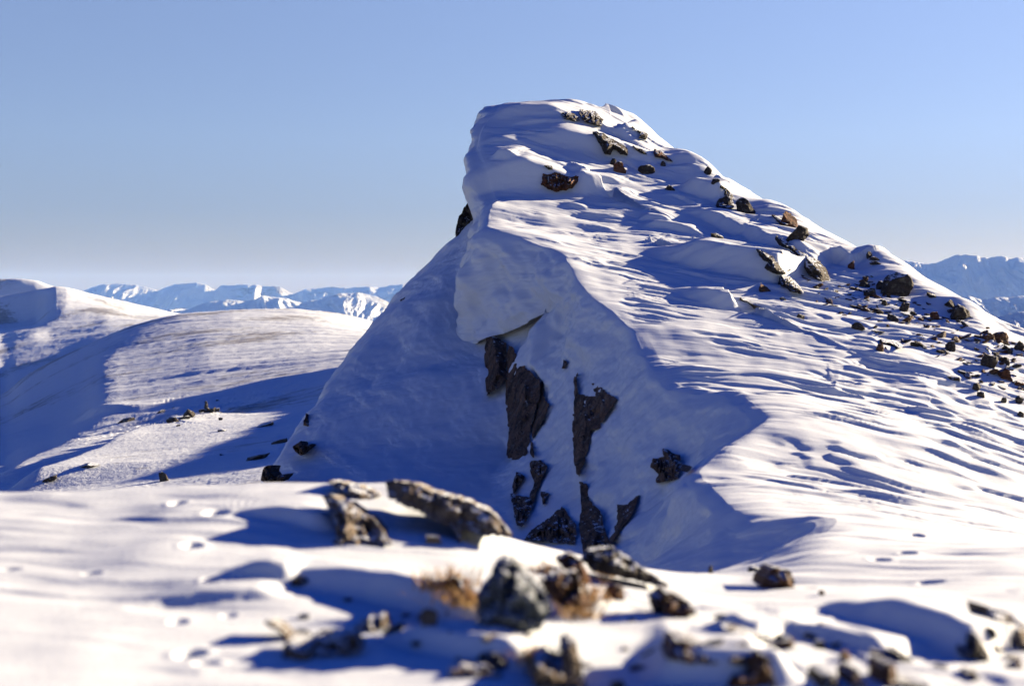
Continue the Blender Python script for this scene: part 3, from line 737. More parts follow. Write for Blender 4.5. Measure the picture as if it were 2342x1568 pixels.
def outcrop(D, cr, pts, mat, label, seed, bulge=.3, thick=1.0, name='rock_outcrop', cat='rock', group=None, rough=.12, tall=1.0, step=None, yy=None, jag=2.0, stand=None):
    """bedrock showing through the snow: a jagged block with its own thickness, set into the slope behind it"""
    rs = np.random.RandomState(seed)
    poly0 = cr(pts)
    poly = []                                              # break the outline up
    for (ax, ay), (bx, by) in zip(poly0, poly0[1:]+poly0[:1]):
        n = max(1, int(math.hypot(bx-ax, by-ay)/7))
        for i in range(n):
            t = i/n
            poly.append((ax+(bx-ax)*t+rs.uniform(-jag, jag)*(i > 0), ay+(by-ay)*t+rs.uniform(-jag, jag)*(i > 0)))
    A_ = np.array(poly); lo, hi = A_.min(0), A_.max(0)
    st = step or float(np.clip((hi-lo).max()/34, 1.6, 5))
    gu = np.arange(lo[0]-st, hi[0]+2*st, st); gv = np.arange(lo[1]-st, hi[1]+2*st, st)
    U, V = np.meshgrid(gu, gv)
    cell = inside(poly, U[:-1, :-1]+st/2, V[:-1, :-1]+st/2)
    use = np.zeros(U.shape, bool)
    use[:-1, :-1] |= cell; use[1:, :-1] |= cell; use[:-1, 1:] |= cell; use[1:, 1:] |= cell
    ins = inside(poly, U, V)
    d, bx, by = edge_near(poly, U, V)
    snap = use & (~ins | (d < .45*st))
    U = np.where(snap, bx, U); V = np.where(snap, by, V); d = np.where(snap, 0, d)
    # slope depth behind the outline, as a smooth surface
    mu, mv = (lo+hi)/2; s_ = (hi-lo).max()/2+1e-6
    su, sv = U[use], V[use]
    ys_ = D.y(su, sv); ok = ys_ < 1e8
    if stand is not None:
        vb = hi[1]; pb = D.at(mu, vb-4)
        if pb is None: return None
        Yf = pb.y+stand*(vb-V)/F*pb.y
    elif yy is not None:
        Yf = np.full(U.shape, float(yy))
    else:
        if ok.sum() < 4: return None
        med = np.median(ys_[ok]); ok &= np.abs(ys_-med) < 4.0*max(med/45, .3)
        a, b = (su-mu)/s_, (sv-mv)/s_
        M_ = np.stack([np.ones_like(a), a, b, a*a, a*b, b*b], 1)
        lam = np.diag([1e-6, 1e-3, 1e-3, 1, 1, 1])*.02*ok.sum()
        co = np.linalg.solve(M_[ok].T@M_[ok]+lam, M_[ok].T@ys_[ok])
        a, b = (U-mu)/s_, (V-mv)/s_
        Yf = co[0]+co[1]*a+co[2]*b+co[3]*a*a+co[4]*a*b+co[5]*b*b
    y0 = float(np.median(Yf[use]))
    wx_, wz_ = (U-CX)/F*y0, (VH-V)/F*y0
    e = sstep(0, max(.35*s_, 3), d)
    nx, nz = wx_*1.5/max(.35, s_*y0/F), wz_*1.5/(max(.35, s_*y0/F)*tall)
    q = fbm(nx+seed, nz, None, 4, seed % 40, gain=.55)
    q2 = np.abs(fbm(nx*2.3+seed, nz*2.0, None, 3, (seed+7) % 40))
    st_ = np.floor(q*3.5)/3.5*.6+q*.4
    crk = np.abs(fbm(nx*1.4+seed*.7, nz*.45, None, 2, (seed+13) % 40))
    Y = Yf-bulge*(.25+.75*e)-rough*(st_-.2)*(.35+.65*e)*2.6+rough*.9*q2*e+rough*2.2*(1-sstep(0, .10, crk))*e
    id_ = -np.ones(U.shape, int); id_[use] = np.arange(use.sum())
    n0 = int(use.sum())
    P0 = np.stack([(U[use]-CX)/F*Y[use], Y[use], (VH-V[use])/F*Y[use]], 1)
    ym = Yf[use]+thick
    P1 = np.stack([P0[:, 0]*.9+.1*P0[:, 0].mean(), ym, P0[:, 2]*.85+.15*P0[:, 2].mean()-.1*thick], 1)
    faces = []; cnt = {}
    for j, i in zip(*np.nonzero(cell)):
        f = (id_[j, i], id_[j+1, i], id_[j+1, i+1], id_[j, i+1])
        faces.append(f); faces.append(tuple(n0+x for x in f[::-1]))
        for k in range(4):
            ed = (f[k], f[(k+1) % 4]); cnt[ed] = 1
    for (a_, b_) in list(cnt):
        if (b_, a_) not in cnt:
            faces.append((b_, a_, n0+a_, n0+b_))
    PP = np.vstack([P0, P1]); c = P0.mean(0)
    o = link_mesh(name, PP-c, faces, mat, c)
    return tag(o, label, cat, group)
X_ = crop(1000, 700, 2.904); A4 = crop(380, 900, 5.226)
RD = ridge_D2
# --- the cliff under the cornice
OC = [
 (X_, [(590,318),(640,370),(690,400),(692,470),(685,650),(640,710),(545,775),(540,640),(530,480),(545,340)], M_cliff, 'short dark rock pillar tucked right under the hanging tip of the cornice', .75, .18, 2.2),
 (X_, [(700,405),(735,430),(760,490),(830,580),(920,655),(925,760),(900,860),(860,1000),(840,1160),(780,1260),(690,1210),(700,1030),(680,800),(690,560)], M_cliff, 'tallest brown rock buttress of the shaded gully, with vertical cracks', .95, .24, 2.5),
 (X_, [(925,668),(952,672),(940,730),(965,800),(995,830),(960,930),(885,1030),(870,1110),(890,1230),(852,1180),(868,1000),(905,860),(918,760)], M_cliff, 'thin jagged dark rib edging the right side of the tallest buttress', .3, .15, 2.0),
 (X_, [(1195,605),(1185,680),(1200,765),(1320,775),(1292,680),(1310,672),(1400,750),(1480,800),(1400,900),(1350,1000),(1280,1020),(1270,1150),(1220,1290),(1195,1360),(1165,1250),(1155,990),(1170,770),(1165,640)], M_cliff, 'dark wedge of cliff tapering downward in the gully, cradling a snow patch at its top', .4, .18, 1.6),
 (X_, [(855,1235),(930,1225),(980,1275),(935,1370),(890,1490),(850,1495),(885,1390),(855,1310)], M_cliff, 'smooth dark rock tooth below the foot of the tallest buttress', .3, .12, 1.2),
 (X_, [(755,1310),(820,1345),(780,1410),(735,1470),(730,1400)], M_cliff, 'small black triangular rock left of the dark rock tooth in the gully', .25, .1, 1.2),
 (X_, [(715,1460),(850,1495),(905,1440),(880,1530),(850,1620),(800,1700),(760,1690),(735,1580)], M_cliff, 'black funnel shaped rock low in the gully, ending in a point', .3, .12, 1.2),
 (X_, [(930,1450),(990,1465),(945,1545)], M_cliff, 'tiny black rock chip beside the funnel shaped rock', .2, .08, 1.0),
 (G_, [(1735,95),(1775,110),(1782,190),(1850,260),(1870,360),(1905,440),(1880,500),(1760,480),(1735,340),(1745,220)], M_cliff, 'blocky dark rock at the very bottom of the gully beside the snow rib', .35, .15, 1.2),
 (G_, [(1645,225),(1720,320),(1712,420),(1440,400),(1480,350),(1570,290)], M_cliff, 'broad dark rock hump at the gully bottom, partly behind the near ridge', .35, .15, 1.0),
 (G_, [(1930,215),(1990,215),(2050,165),(2010,265),(1905,415),(1885,400),(1945,320)], M_cliff, 'slanting dark rock blade at the lower right of the gully', .2, .1, 1.0),
 (X_, [(1092,515),(1120,530),(1098,580),(1080,575)], M_cliff, 'pebble sized dark rock poking from the snow rib between the buttresses', .15, .05, 1.0),
 (X_, [(1800,1145),(1830,1150),(1870,1180),(1920,1190),(1925,1290),(1900,1360),(1750,1390),(1770,1330),(1710,1280),(1730,1215),(1810,1205)], M_cliff, 'isolated black boulder in the shaded bowl under the bright snow lip', .45, .15, 1.0),
 (X_, [(1960,1260),(2005,1275),(1970,1315)], M_cliff, 'small dark stone just right of the isolated boulder in the shaded bowl', .2, .06, 1.0),
 # summit block
 (A, [(900,185),(960,175),(1030,205),(1062,240),(1020,250),(930,232)], M_dark, 'dark reddish ledge of rock below the summit snow, left of the summit crag', .3, .12, .8),
 (A, [(1055,150),(1110,165),(1180,170),(1250,240),(1240,290),(1150,265),(1090,250),(1060,200)], M_dark, 'craggy grey rock right under the highest point of the summit', .35, .15, 1.0),
 (A, [(1160,340),(1250,350),(1330,400),(1440,470),(1450,530),(1390,520),(1340,480),(1310,525),(1260,520),(1220,440)], M_dark, 'large snow speckled grey slab slanting down from the summit', .75, .12, .8),
 (A, [(1490,450),(1560,480),(1605,522),(1540,505)], M_dark, 'narrow dark ledge between the speckled slab and the summit skyline', .2, .08, .8),
 (A, [(1665,475),(1720,495),(1820,585),(1670,540)], M_red, 'brown triangular rock face beneath the summit skyline', .2, .05, .8),
 (A, [(1470,290),(1530,325),(1615,360),(1600,400),(1540,385),(1555,345)], M_dark, 'black rock notch on the steep skyline right of the summit', .3, .1, .7),
 (A, [(755,680),(790,690),(850,668),(940,700),(1050,705),(1040,750),(1000,800),(870,832),(790,802),(735,768),(750,740)], M_red, 'black and rust coloured rock lump in the hollow of the upper terrace', .5, .2, 1.0),
 (A, [(765,615),(830,620),(835,645),(800,648)], M_dark, 'flat dark stone above the rust coloured rock lump', .2, .05, .5),
 (A, [(2205,770),(2250,800),(2310,860),(2316,960),(2200,950),(2190,920),(2240,870)], M_dark, 'greenish grey crag at the end of the smooth snow hump on the skyline', .4, .15, .8),
 # right slope
 (Cc, [(545,490),(640,545),(740,620),(800,650),(880,690),(930,760),(955,830),(900,835),(830,790),(780,735),(760,660),(690,610),(600,550)], M_dark, 'longest dark rock band running diagonally down the sunlit slope', .75, .18, 1.0),
 (Cc, [(430,600),(540,650),(590,720),(640,780),(540,770),(490,730),(520,690),(470,660)], M_dark, 'dark jagged rock at the right end of the big shaded hollow', .75, .15, 1.0),
 (Cc, [(590,785),(660,795),(720,850),(770,915),(680,900),(610,860)], M_dark, 'rounded dark rock next below the jagged one by the shaded hollow', .75, .12, .8),
 (Cc, [(540,358),(610,385),(665,425),(640,430),(580,400)], M_dark, 'thin black ledge under the overhanging snow cap on the skyline', .2, .06, .7),
 (Cc, [(315,945),(380,965),(470,1012),(400,995),(330,965)], M_dark, 'thin dark rock sliver along the edge of the lower shaded hollow', .2, .05, .5),
 (Cc, [(1310,1240),(1390,1245),(1470,1285),(1455,1308),(1390,1275),(1320,1262)], M_dark, 'long low dark rock lying across the lower slope beside a squarish stone', .2, .05, .4),
]
for i, (cr, pts, m_, lab, bl, ro, tall) in enumerate(OC):
    outcrop(RD, cr, pts, m_, lab, 100+i, bulge=bl, rough=ro, tall=tall)
# --- boulders of the upper mountain
BO = [
 (A, 1385,620,100,75, M_red, 'reddish brown boulder lit by the sun below the speckled slab', 0),
 (A, 1330,582,42,50, M_dark, 'small pointed stone touching the reddish brown boulder', .2),
 (A, 1600,635,125,62, M_dark, 'wide dark boulder right of the reddish brown boulder', .1),
 (A, 1735,597,38,36, M_dark, 'small dark stone above and right of the wide dark boulder', 0),
 (A, 2105,655,50,60, M_dark, 'dark rock on the sunny side of the smooth snow hump', .4),
 (A, 2165,740,55,40, M_dark, 'dark stone below the snow hump on the skyline', .3),
 (A, 1800,800,70,28, M_dark, 'flat dark stone in the middle of the upper sunlit slope', .5),
 (Cc, 215,268,112,80, M_dark, 'left and larger of the two neighbouring crags high on the right skyline', .3),
 (Cc, 335,285,105,100, M_dark, 'right and more pointed of the two neighbouring crags high on the right skyline', -.3),
 (Cc, 665,390,110,95, M_red, 'layered brown rock capped with overhanging snow on the skyline', .3),
 (Cc, 735,490,90,110, M_dark, 'dark rock hanging below the layered brown rock', .7),
 (Cc, 1418,835,200,150, M_dark, 'biggest block on the right skyline, flat topped with a snow cap', .15),
 (Cc, 1475,870,80,95, M_red, 'tan lit end piece of the biggest skyline block', 0),
 (Cc, 1225,642,34,46, M_dark, 'small upright pointed stone standing on the skyline', .2),
 (Cc, 1268,668,70,20, M_dark, 'flat slab lying on the skyline beside the upright pointed stone', .2),
 (Cc, 1270,700,70,22, M_dark, 'low ledge just under the flat skyline slab', .3),
 (Cc, 1100,715,40,66, M_red, 'upright brown stone with a snow drift tail behind it', 0),
 (Cc, 1880,1050,112,90, M_dark, 'massive dark rock on the lower right skyline before the far mountains', .5),
 (Cc, 1815,990,80,45, M_dark, 'dark ledge leading up left from the massive lower skyline rock', .6),
 (Cc, 1680,930,80,26, M_dark, 'thin dark slab on the skyline between the snow capped block and the massive rock', .5),
 (Cc, 1305,860,48,62, M_dark, 'leaning stone left of the snow capped skyline block', .3),
 (Cc, 1240,908,90,62, M_dark, 'dark stone below the leaning stone', .4),
 (Cc, 1190,850,72,40, M_dark, 'low stone left of the leaning stone', .2),
 (Cc, 1475,1005,62,66, M_dark, 'dark stone directly below the snow capped skyline block', .4),
 (Cc, 1215,1042,80,42, M_brown, 'brown stone at the upper left of the scree field', .2),
 (Cc, 1275,1042,90,30, M_dark, 'flat dark stone right of the brown stone in the scree field', .3),
 (Cc, 1395,1090,84,40, M_dark, 'flat dark stone in the middle of the scree field', .3),
 (Cc, 1690,1072,52,54, M_red, 'round pinkish boulder standing clear of the scree on bright snow', 0),
 (Cc, 1590,1102,36,30, M_red, 'small brown cube of rock left of the round pinkish boulder', 0),
 (Cc, 1740,1203,62,46, M_grey, 'squarish grey stone at the edge of the scree', .2),
 (Cc, 1845,1243,52,42, M_grey, 'grey stone slanting downhill right of the squarish one', .6),
 (Cc, 1300,1297,48,52, M_brown, 'squarish tilted stone with a long shadow low on the open slope', -.2),
 (Cc, 1345,1302,20,18, M_dark, 'little stone right beside the squarish tilted stone', 0),
 (Cc, 1805,1282,64,70, M_dark, 'jagged dark stone at the lower edge of the scree', .2),
 (Cc, 1150,1148,82,46, M_dark, 'dark stone with a hollow behind it left of the scree field', .5),
 (Cc, 500,882,92,38, M_brown, 'low stone showing through thin snow below the rounded dark rock', .3),
 (Cc, 615,957,46,26, M_dark, 'small lone stone on the open slope below the rounded dark rock', 0),
 (Cc, 740,1080,50,36, M_dark, 'small lone stone with a drift hollow on the open lower slope', .5),
 (Cc, 150,508,86,30, M_dark, 'flat stone above the big shaded hollow', .5),
 (Cc, 595,630,32,30, M_dark, 'small stone left of the longest rock band', 0),
 (Cc, 2070,1222,88,66, M_brown, 'left of two joined brown rocks at the right edge of the slope', .2),
 (Cc, 2160,1222,112,76, M_brown, 'right and taller of two joined brown rocks at the right edge of the slope', .4),
 (Cc, 2290,1285,62,64, M_dark, 'dark brown rock at the frame edge just below the joined brown rocks', .3),
 (Cc, 2210,1315,82,42, M_dark, 'wedge of dark stone below the joined brown rocks', .4),
 (Cc, 2130,1350,40,38, M_dark, 'rounded stone in the drift hollow below the wedge of dark stone', 0),
 (Cc, 2075,1395,92,86, M_dark, 'tall crooked dark stone in the lower scree', .2),
 (Cc, 2190,1395,66,54, M_dark, 'dark stone right of the tall crooked one', .4),
 (Cc, 2195,1482,96,72, M_red, 'reddish black rock in the lowest part of the scree', .3),
 (Dd, 1540,655,132,50, M_dark, 'wide low stone at the left foot of the scree', .3),
 (Dd, 1800,770,80,112, M_dark, 'ragged upright rock with a long shadowed hollow at its left', .2),
 (Dd, 1850,850,82,66, M_dark, 'low rock at the foot of the ragged upright rock', .2),
 (Dd, 2110,915,62,62, M_dark, 'round stone on open snow below the scree', .2),
 (Dd, 2290,907,70,84, M_dark, 'pointed stone right of the round stone below the scree', .2),
 (Dd, 2300,1072,72,54, M_dark, 'block at the frame edge under the pointed stone', .2),
 (Dd, 2282,725,92,62, M_red, 'red tinted stone near the frame edge', .3),
]
for i, (cr, x, y, w_, h_, m_, lab, ln) in enumerate(BO):
    boulder(RD, cr, x, y+.06*h_, w_*1.15, h_*1.12, m_, lab, 300+i, lean=ln, rough=.075)
# rocks on the dark left skyline of the mountain
for i, (cr, pts, lab, yy, th) in enumerate([
    (B, [(412,858),(455,858),(475,925),(445,985),(395,1045),(325,1135),(328,1040),(345,955),(372,925)], 'dark snow streaked crag on the left skyline under the upper cornice', 56.3, 2.0),
    (B, [(478,865),(545,925),(520,985),(497,1025),(484,960)], 'dark rock strip between the left crag and the upper cornice', 54.8, 1.0),
    (B, [(412,785),(425,765),(438,775),(425,800)], 'knob of rock on the left skyline above the dark crag', 57.5, .6),
    (K, [(1748,862),(1760,905),(1800,932),(1775,975),(1738,1015),(1735,930)], 'upper black rock on the shaded left flank skyline', 44.6, 1.5),
    (K, [(1672,1052),(1720,1020),(1735,1045),(1788,1035),(1755,1070),(1718,1105),(1690,1085)], 'middle black rock on the shaded left flank skyline', 42.0, 1.5),
    (K, [(1510,1170),(1552,1158),(1542,1195),(1570,1225),(1640,1210),(1605,1258),(1520,1262),(1490,1245)], 'lowest black rock, curved round a snow pocket on the left flank', 39.0, 1.5),
    (K, [(2287,215),(2320,195),(2318,240),(2302,262)], 'small black stone high on the left flank skyline', 52.6, .8)]):
    outcrop(RD, cr, pts, M_cliff if i != 0 else M_dark, lab, 400+i, bulge=.3, rough=.18, thick=th, yy=yy)
# --- scree: single small stones, nothing tells one from the other
rs = np.random.RandomState(5)
scree_poly = Cc([(620,700),(850,860),(1000,880),(1250,760),(1500,940),(1750,960),(2000,1110),(2330,1290),(2330,1640),(2050,1620),(1850,1470),(1650,1350),(1400,1250),(1100,1130),(900,1010),(740,900)])
base = []
for q in range(6):
    V, Fc = stone_shape(700+q, 2, 9, .06)
    V = V*np.array([1, .8, .62])
    o = link_mesh('stone', V, Fc, [M_dark, M_brown, M_red, M_dark, M_brown, M_dark][q], (0, 0, 0))
    base.append(o)
n_ = 0; tries = 0
sp_ = np.array(scree_poly)
while n_ < 250 and tries < 6000:
    tries += 1
    u_ = rs.uniform(sp_[:, 0].min(), sp_[:, 0].max()); v_ = rs.uniform(sp_[:, 1].min(), sp_[:, 1].max())
    if not inside(scree_poly, u_, v_): continue
    if perlin(u_*.012, v_*.03, None, 8)+.5*rs.normal() < -.1: continue
    p_ = RD.at(u_, v_)
    if p_ is None: continue
    o = base[n_ % 6] if n_ < 6 else base[rs.randint(6)].copy()
    if n_ >= 6: C.objects.link(o)
    s_ = .06*rs.lognormal(0, .6)+.035
    o.location = (p_.x, p_.y, p_.z+s_*.08)
    o.scale = (s_*rs.uniform(1.2, 3.0), s_*rs.uniform(.9, 1.8), s_*rs.uniform(.6, 1.2))
    o.rotation_euler = (rs.uniform(-.3, .3), rs.uniform(.1, .6), rs.uniform(0, 6.28))
    tag(o, 'small dark stone among the scattered scree on the sunlit right slope', 'stone', 'small stones of the scree on the sunlit slope')
    n_ += 1
# --- the near ridge
FG = [
 (E, 780,740,205,130, M_brown, 'brown block with one lit side alone on the snow saddle', 0, .9),
 (E, 625,668,80,32, M_dark, 'flat dark stone behind the lone brown block', 0, .9),
 (E, 1055,822,38,38, M_brown, 'lone pebble on the snow right of the brown block', 0, .9),
 (E, 150,910,240,130, M_brown, 'dark brown rounded boulder at the right end of the near rocks', .35, .9),
 (E, 235,1195,330,140, M_brown, 'broad brown boulder with a snowy back in the lower foreground', .25, .9),
 (E, 640,1340,270,260, M_brown, 'big brown rock cut by the bottom edge, with a shadowed hollow at its left', .2, .9),
 (E, 820,1112,110,52, M_dark, 'first and uppermost of three dark stones in a slanting row', .2, .9),
 (E, 1045,1152,84,60, M_dark, 'middle of three dark stones in a slanting row', .2, .9),
 (E, 1215,1220,84,62, M_brown, 'lowest of three dark stones in a slanting row', .3, .9),
 (E, 1135,1385,130,110, M_dark, 'dark stone cut by the bottom edge, left of the reddish one', 0, .9),
 (E, 1292,1375,100,120, M_brown, 'reddish rounded stone at the bottom edge', .1, .9),
 (E, 1500,1330,84,170, M_brown, 'upright brown stone at the bottom edge below the dark leaf shaped slab', .1, .9),
 (E, 1590,1222,170,70, M_dark, 'dark leaf shaped slab lying diagonally', .55, .7),
 (E, 1620,1405,210,60, M_dark, 'low dark rock on the bottom edge right of the upright brown stone', .1, .9),
 (E, 2045,1195,180,125, M_dark, 'dark pyramid shaped stone in the big blue shadow', 0, .9),
 (E, 2125,1065,96,56, M_dark, 'black stone between the pyramid and the grey slab', .4, .9),
 (E, 2275,1050,290,190, M_grey, 'grey lichen covered slab at the right edge of the foreground', .55, .8),
 (E, 525,1168,54,42, M_brown, 'small brown stone behind the broad brown boulder', 0, .9),
 (E, 1062,1025,64,32, M_grey, 'small grey stone on bright snow above the slanting row', .2, .9),
 (E, 570,1055,320,30, M_grey, 'thin grey slab almost buried above the slanting row of stones', .2, 1.0),
 (G_, 570,295,330,250, M_grey, 'tall pale grey lichen slab at the left of the near crest', .35, .5),
 (G_, 555,142,270,90, M_grey, 'flat grey rock lying on the crest behind the pale slab', .3, .7),
 (G_, 485,402,60,44, M_dark, 'dark stone at the foot of the pale grey slab', 0, .9),
 (G_, 1065,232,700,190, M_grey, 'largest grey brown slab forming the top of the near crest', .40, .35),
 (G_, 1100,372,90,90, M_grey, 'grey rock spur hanging below the largest slab', .3, .9),
 (G_, 980,396,84,46, M_grey, 'low grey stone in the snow under the largest slab', 0, .9),
 (G_, 1400,690,370,370, M_blue, 'big frosted blue grey boulder in the middle foreground', .1, .9),
 (G_, 1255,760,150,180, M_blue, 'lower frosted slab leaning on the left of the blue grey boulder', -.4, .8),
 (G_, 1120,650,130,140, M_brown, 'rust coloured rock at the left of the frosted boulder', .1, .9),
 (G_, 1660,660,230,190, M_brown, 'brown rock with hanging grass right of the frosted boulder', .1, .9),
 (G_, 1700,545,150,120, M_red, 'dark red rock above the brown grassy rock', .2, .9),
 (G_, 1995,545,450,120, M_dark, 'long dark slab sloping down right from the gully mouth', .42, .4),
 (G_, 1922,672,112,92, M_brown, 'small brown boulder below the long dark slab', .2, .9),
 (G_, 400,955,400,110, M_grey, 'ragged low grey rocks in the left foreground', .05, .6),
 (G_, 170,870,170,44, M_grey, 'thin stick like rock leaning out of the snow at the left', .6, .4),
 (G_, 650,842,180,80, M_grey, 'grey rock with a snowy top right of the ragged low rocks', -.2, .7),
 (G_, 300,792,66,32, M_dark, 'small dark stone above the ragged low rocks', 0, .9),
 (G_, 290,610,92,50, M_dark, 'small dark stone at the end of the long drift shadow', .3, .9),
 (G_, 955,800,100,100, M_grey, 'grey stone below the long drift shadow', .3, .7),
 (G_, 1290,1030,165,84, M_dark, 'dark rock in the lower drift shadow', .1, .9),
 (G_, 1210,1088,260,64, M_brown, 'flat tan rock in front of the dark rock in the drift shadow', .05, .8),
 (G_, 1692,1050,112,260, M_grey, 'upright grey rock finger at the bottom centre', .05, .8),
 (G_, 1575,1110,190,130, M_grey, 'low grey rock at the foot of the upright finger', 0, .9),
 (G_, 1940,1148,90,50, M_dark, 'dark stone tip at the bottom edge right of the rock finger', 0, .9),
 (G_, 2040,750,90,70, M_dark, 'dark stone in the shadow left of the dark brown rounded boulder', 0, .9),
 (E, 350,670,30,44, M_dark, 'small stone on the rim of the shaded bowl', 0, .9),
]
ST = [  # outline, material, label, lean back, thickness
 (E, [(665,790),(690,730),(730,675),(780,660),(862,685),(892,798),(780,800)], M_brown, 'brown block with one lit side alone on the snow saddle', .5, .5),
 (E, [(20,860),(90,820),(165,842),(230,900),(268,962),(150,985),(80,960)], M_brown, 'dark brown rounded boulder at the right end of the near rocks', .6, .5),
 (E, [(65,1240),(110,1135),(180,1120),(300,1150),(420,1268),(250,1275),(150,1255)], M_brown, 'broad brown boulder with a snowy back in the lower foreground', .8, .4),
 (E, [(430,1425),(500,1350),(590,1310),(610,1260),(530,1250),(650,1190),(725,1255),(775,1425)], M_brown, 'big brown rock cut by the bottom edge, with a shadowed hollow at its left', .5, .4),
 (E, [(1450,1425),(1458,1290),(1520,1268),(1545,1375),(1640,1390),(1712,1425)], M_brown, 'upright brown stone at the bottom edge below the dark leaf shaped slab', .4, .3),
 (E, [(1485,1182),(1540,1178),(1610,1230),(1668,1272),(1560,1255)], M_dark, 'dark leaf shaped slab lying diagonally', .7, .2),
 (E, [(1935,1195),(2000,1200),(2038,1085),(2090,1160),(2135,1252),(2010,1245)], M_dark, 'dark pyramid shaped stone in the big blue shadow', .4, .4),
 (E, [(2105,905),(2180,955),(2260,955),(2350,1030),(2400,1200),(2330,1180),(2250,1115),(2150,1030)], M_grey, 'grey lichen covered slab at the right edge of the foreground', 1.6, .4),
 (E, [(1035,1425),(1060,1350),(1130,1335),(1195,1425)], M_dark, 'dark stone cut by the bottom edge, left of the reddish one', .4, .3),
 (E, [(1245,1425),(1238,1340),(1290,1305),(1345,1425)], M_brown, 'reddish rounded stone at the bottom edge', .4, .3),
 (G_, [(395,165),(450,165),(560,225),(690,310),(760,425),(480,428),(460,290)], M_grey, 'tall pale grey lichen slab at the left of the near crest', 1.3, .5),
 (G_, [(415,95),(480,95),(570,112),(700,165),(640,195),(560,180),(470,140)], M_grey, 'flat grey rock lying on the crest behind the pale slab', 1.5, .5),
 (G_, [(725,105),(770,88),(850,98),(960,145),(1150,195),(1290,262),(1400,385),(1230,375),(1125,345),(1115,420),(1075,335),(960,292),(860,232),(740,185)], M_grey, 'largest grey brown slab forming the top of the near crest', 1.0, .7),
 (G_, [(1285,535),(1320,500),(1380,498),(1450,570),(1545,655),(1590,760),(1530,868),(1420,875),(1300,835),(1205,850),(1195,690),(1260,620)], M_blue, 'big frosted blue grey boulder in the middle foreground', .6, .6),
 (G_, [(1045,600),(1100,590),(1190,660),(1195,720),(1080,720)], M_red, 'rust coloured rock at the left of the frosted boulder', .5, .4),
 (G_, [(1555,600),(1620,570),(1730,570),(1790,690),(1800,760),(1690,770),(1590,720)], M_brown, 'brown rock with hanging grass right of the frosted boulder', .6, .4),
 (G_, [(1610,500),(1690,470),(1745,500),(1790,610),(1770,640),(1660,560)], M_red, 'dark red rock above the brown grassy rock', .6, .4),
 (G_, [(1780,455),(1905,435),(2050,540),(2205,635),(2175,648),(1990,605),(1800,562),(1740,500)], M_dark, 'long dark slab sloping down right from the gully mouth', .8, .4),
 (G_, [(185,1020),(200,925),(330,945),(420,895),(560,885),(610,970),(540,1012),(360,990),(340,1018)], M_grey, 'ragged low grey rocks in the left foreground', 1.2, .3),
 (G_, [(92,822),(130,815),(190,855),(265,915),(230,930),(160,870)], M_grey, 'thin stick like rock leaning out of the snow at the left', .8, .15),
 (G_, [(560,850),(640,800),(720,795),(745,845),(640,885)], M_grey, 'grey rock with a snowy top right of the ragged low rocks', 1.2, .3),
 (G_, [(1640,960),(1680,925),(1722,930),(1752,1100),(1775,1170),(1510,1170),(1475,1080),(1500,1010),(1560,1015),(1620,1060),(1655,1050)], M_grey, 'upright grey rock finger with a lower hump at its left, bottom centre', .4, .4),
 (G_, [(1195,1010),(1260,980),(1340,1000),(1372,1050),(1300,1072),(1220,1050)], M_dark, 'dark rock in the lower drift shadow', .7, .3),
 (G_, [(1040,1085),(1130,1050),(1260,1055),(1335,1110),(1220,1122),(1100,1105)], M_brown, 'flat tan rock in front of the dark rock in the drift shadow', 1.2, .3),
 (G_, [(2110,700),(2170,680),(2230,720),(2240,790),(2130,790)], M_dark, 'dark stone in the shadow left of the dark brown rounded boulder', .6, .3),
]
done = {t[3] for t in ST}
for i, (cr, pts, m_, lab, sd, th) in enumerate(ST):
    outcrop(RD, cr, pts, m_, lab, 200+i, bulge=.10, rough=.045, thick=th, stand=sd, name='boulder', cat='boulder', jag=3.0, step=4.0)
FG = [f for f in FG if f[6] not in done and 'foot of the upright finger' not in f[6] and 'spur hanging' not in f[6] and 'leaning on the left' not in f[6]]
for i, (cr, x, y, w_, h_, m_, lab, ln, dp) in enumerate(FG):
    boulder(RD, cr, x, y, w_, h_, m_, lab, 500+i, lean=ln, deep=dp, rough=.08)
near_poly = [(650, 1400), (1000, 1330), (1300, 1290), (1560, 1350), (1700, 1420), (2342, 1480), (2342, 1560), (1200, 1560), (900, 1520), (640, 1480)]
rs = np.random.RandomState(11)
npl = np.array(near_poly); nb = []; c_ = 0
for q in range(5):
    V, Fc = stone_shape(760+q, 3, 10, .07)
    nb.append(link_mesh('stone', V*np.array([1, .8, .6]), Fc, [M_brown, M_dark, M_grey, M_brown, M_red][q], (0, 0, 0)))
for _ in range(400):
    if c_ >= 55: break
    u_, v_ = rs.uniform(npl[:, 0].min(), npl[:, 0].max()), rs.uniform(npl[:, 1].min(), npl[:, 1].max())
    if not inside(near_poly, u_, v_) or perlin(u_*.006, v_*.012, None, 17) < -.1: continue
    p_ = RD.at(u_, v_)
    if p_ is None: continue
    o = nb[c_] if c_ < 5 else nb[rs.randint(5)].copy()
    if c_ >= 5: C.objects.link(o)
    s_ = .03*rs.lognormal(0, .5)+.015
    o.location = (p_.x, p_.y, p_.z+s_*.05); o.scale = (s_*rs.uniform(1, 3), s_*rs.uniform(1, 2), s_*rs.uniform(.7, 1.3))
    o.rotation_euler = (rs.uniform(-.3, .3), rs.uniform(0, .5), rs.uniform(0, 6.28))
    tag(o, 'small brown stone scattered in the snow between the near boulders', 'stone', 'small stones between the near boulders')
    c_ += 1
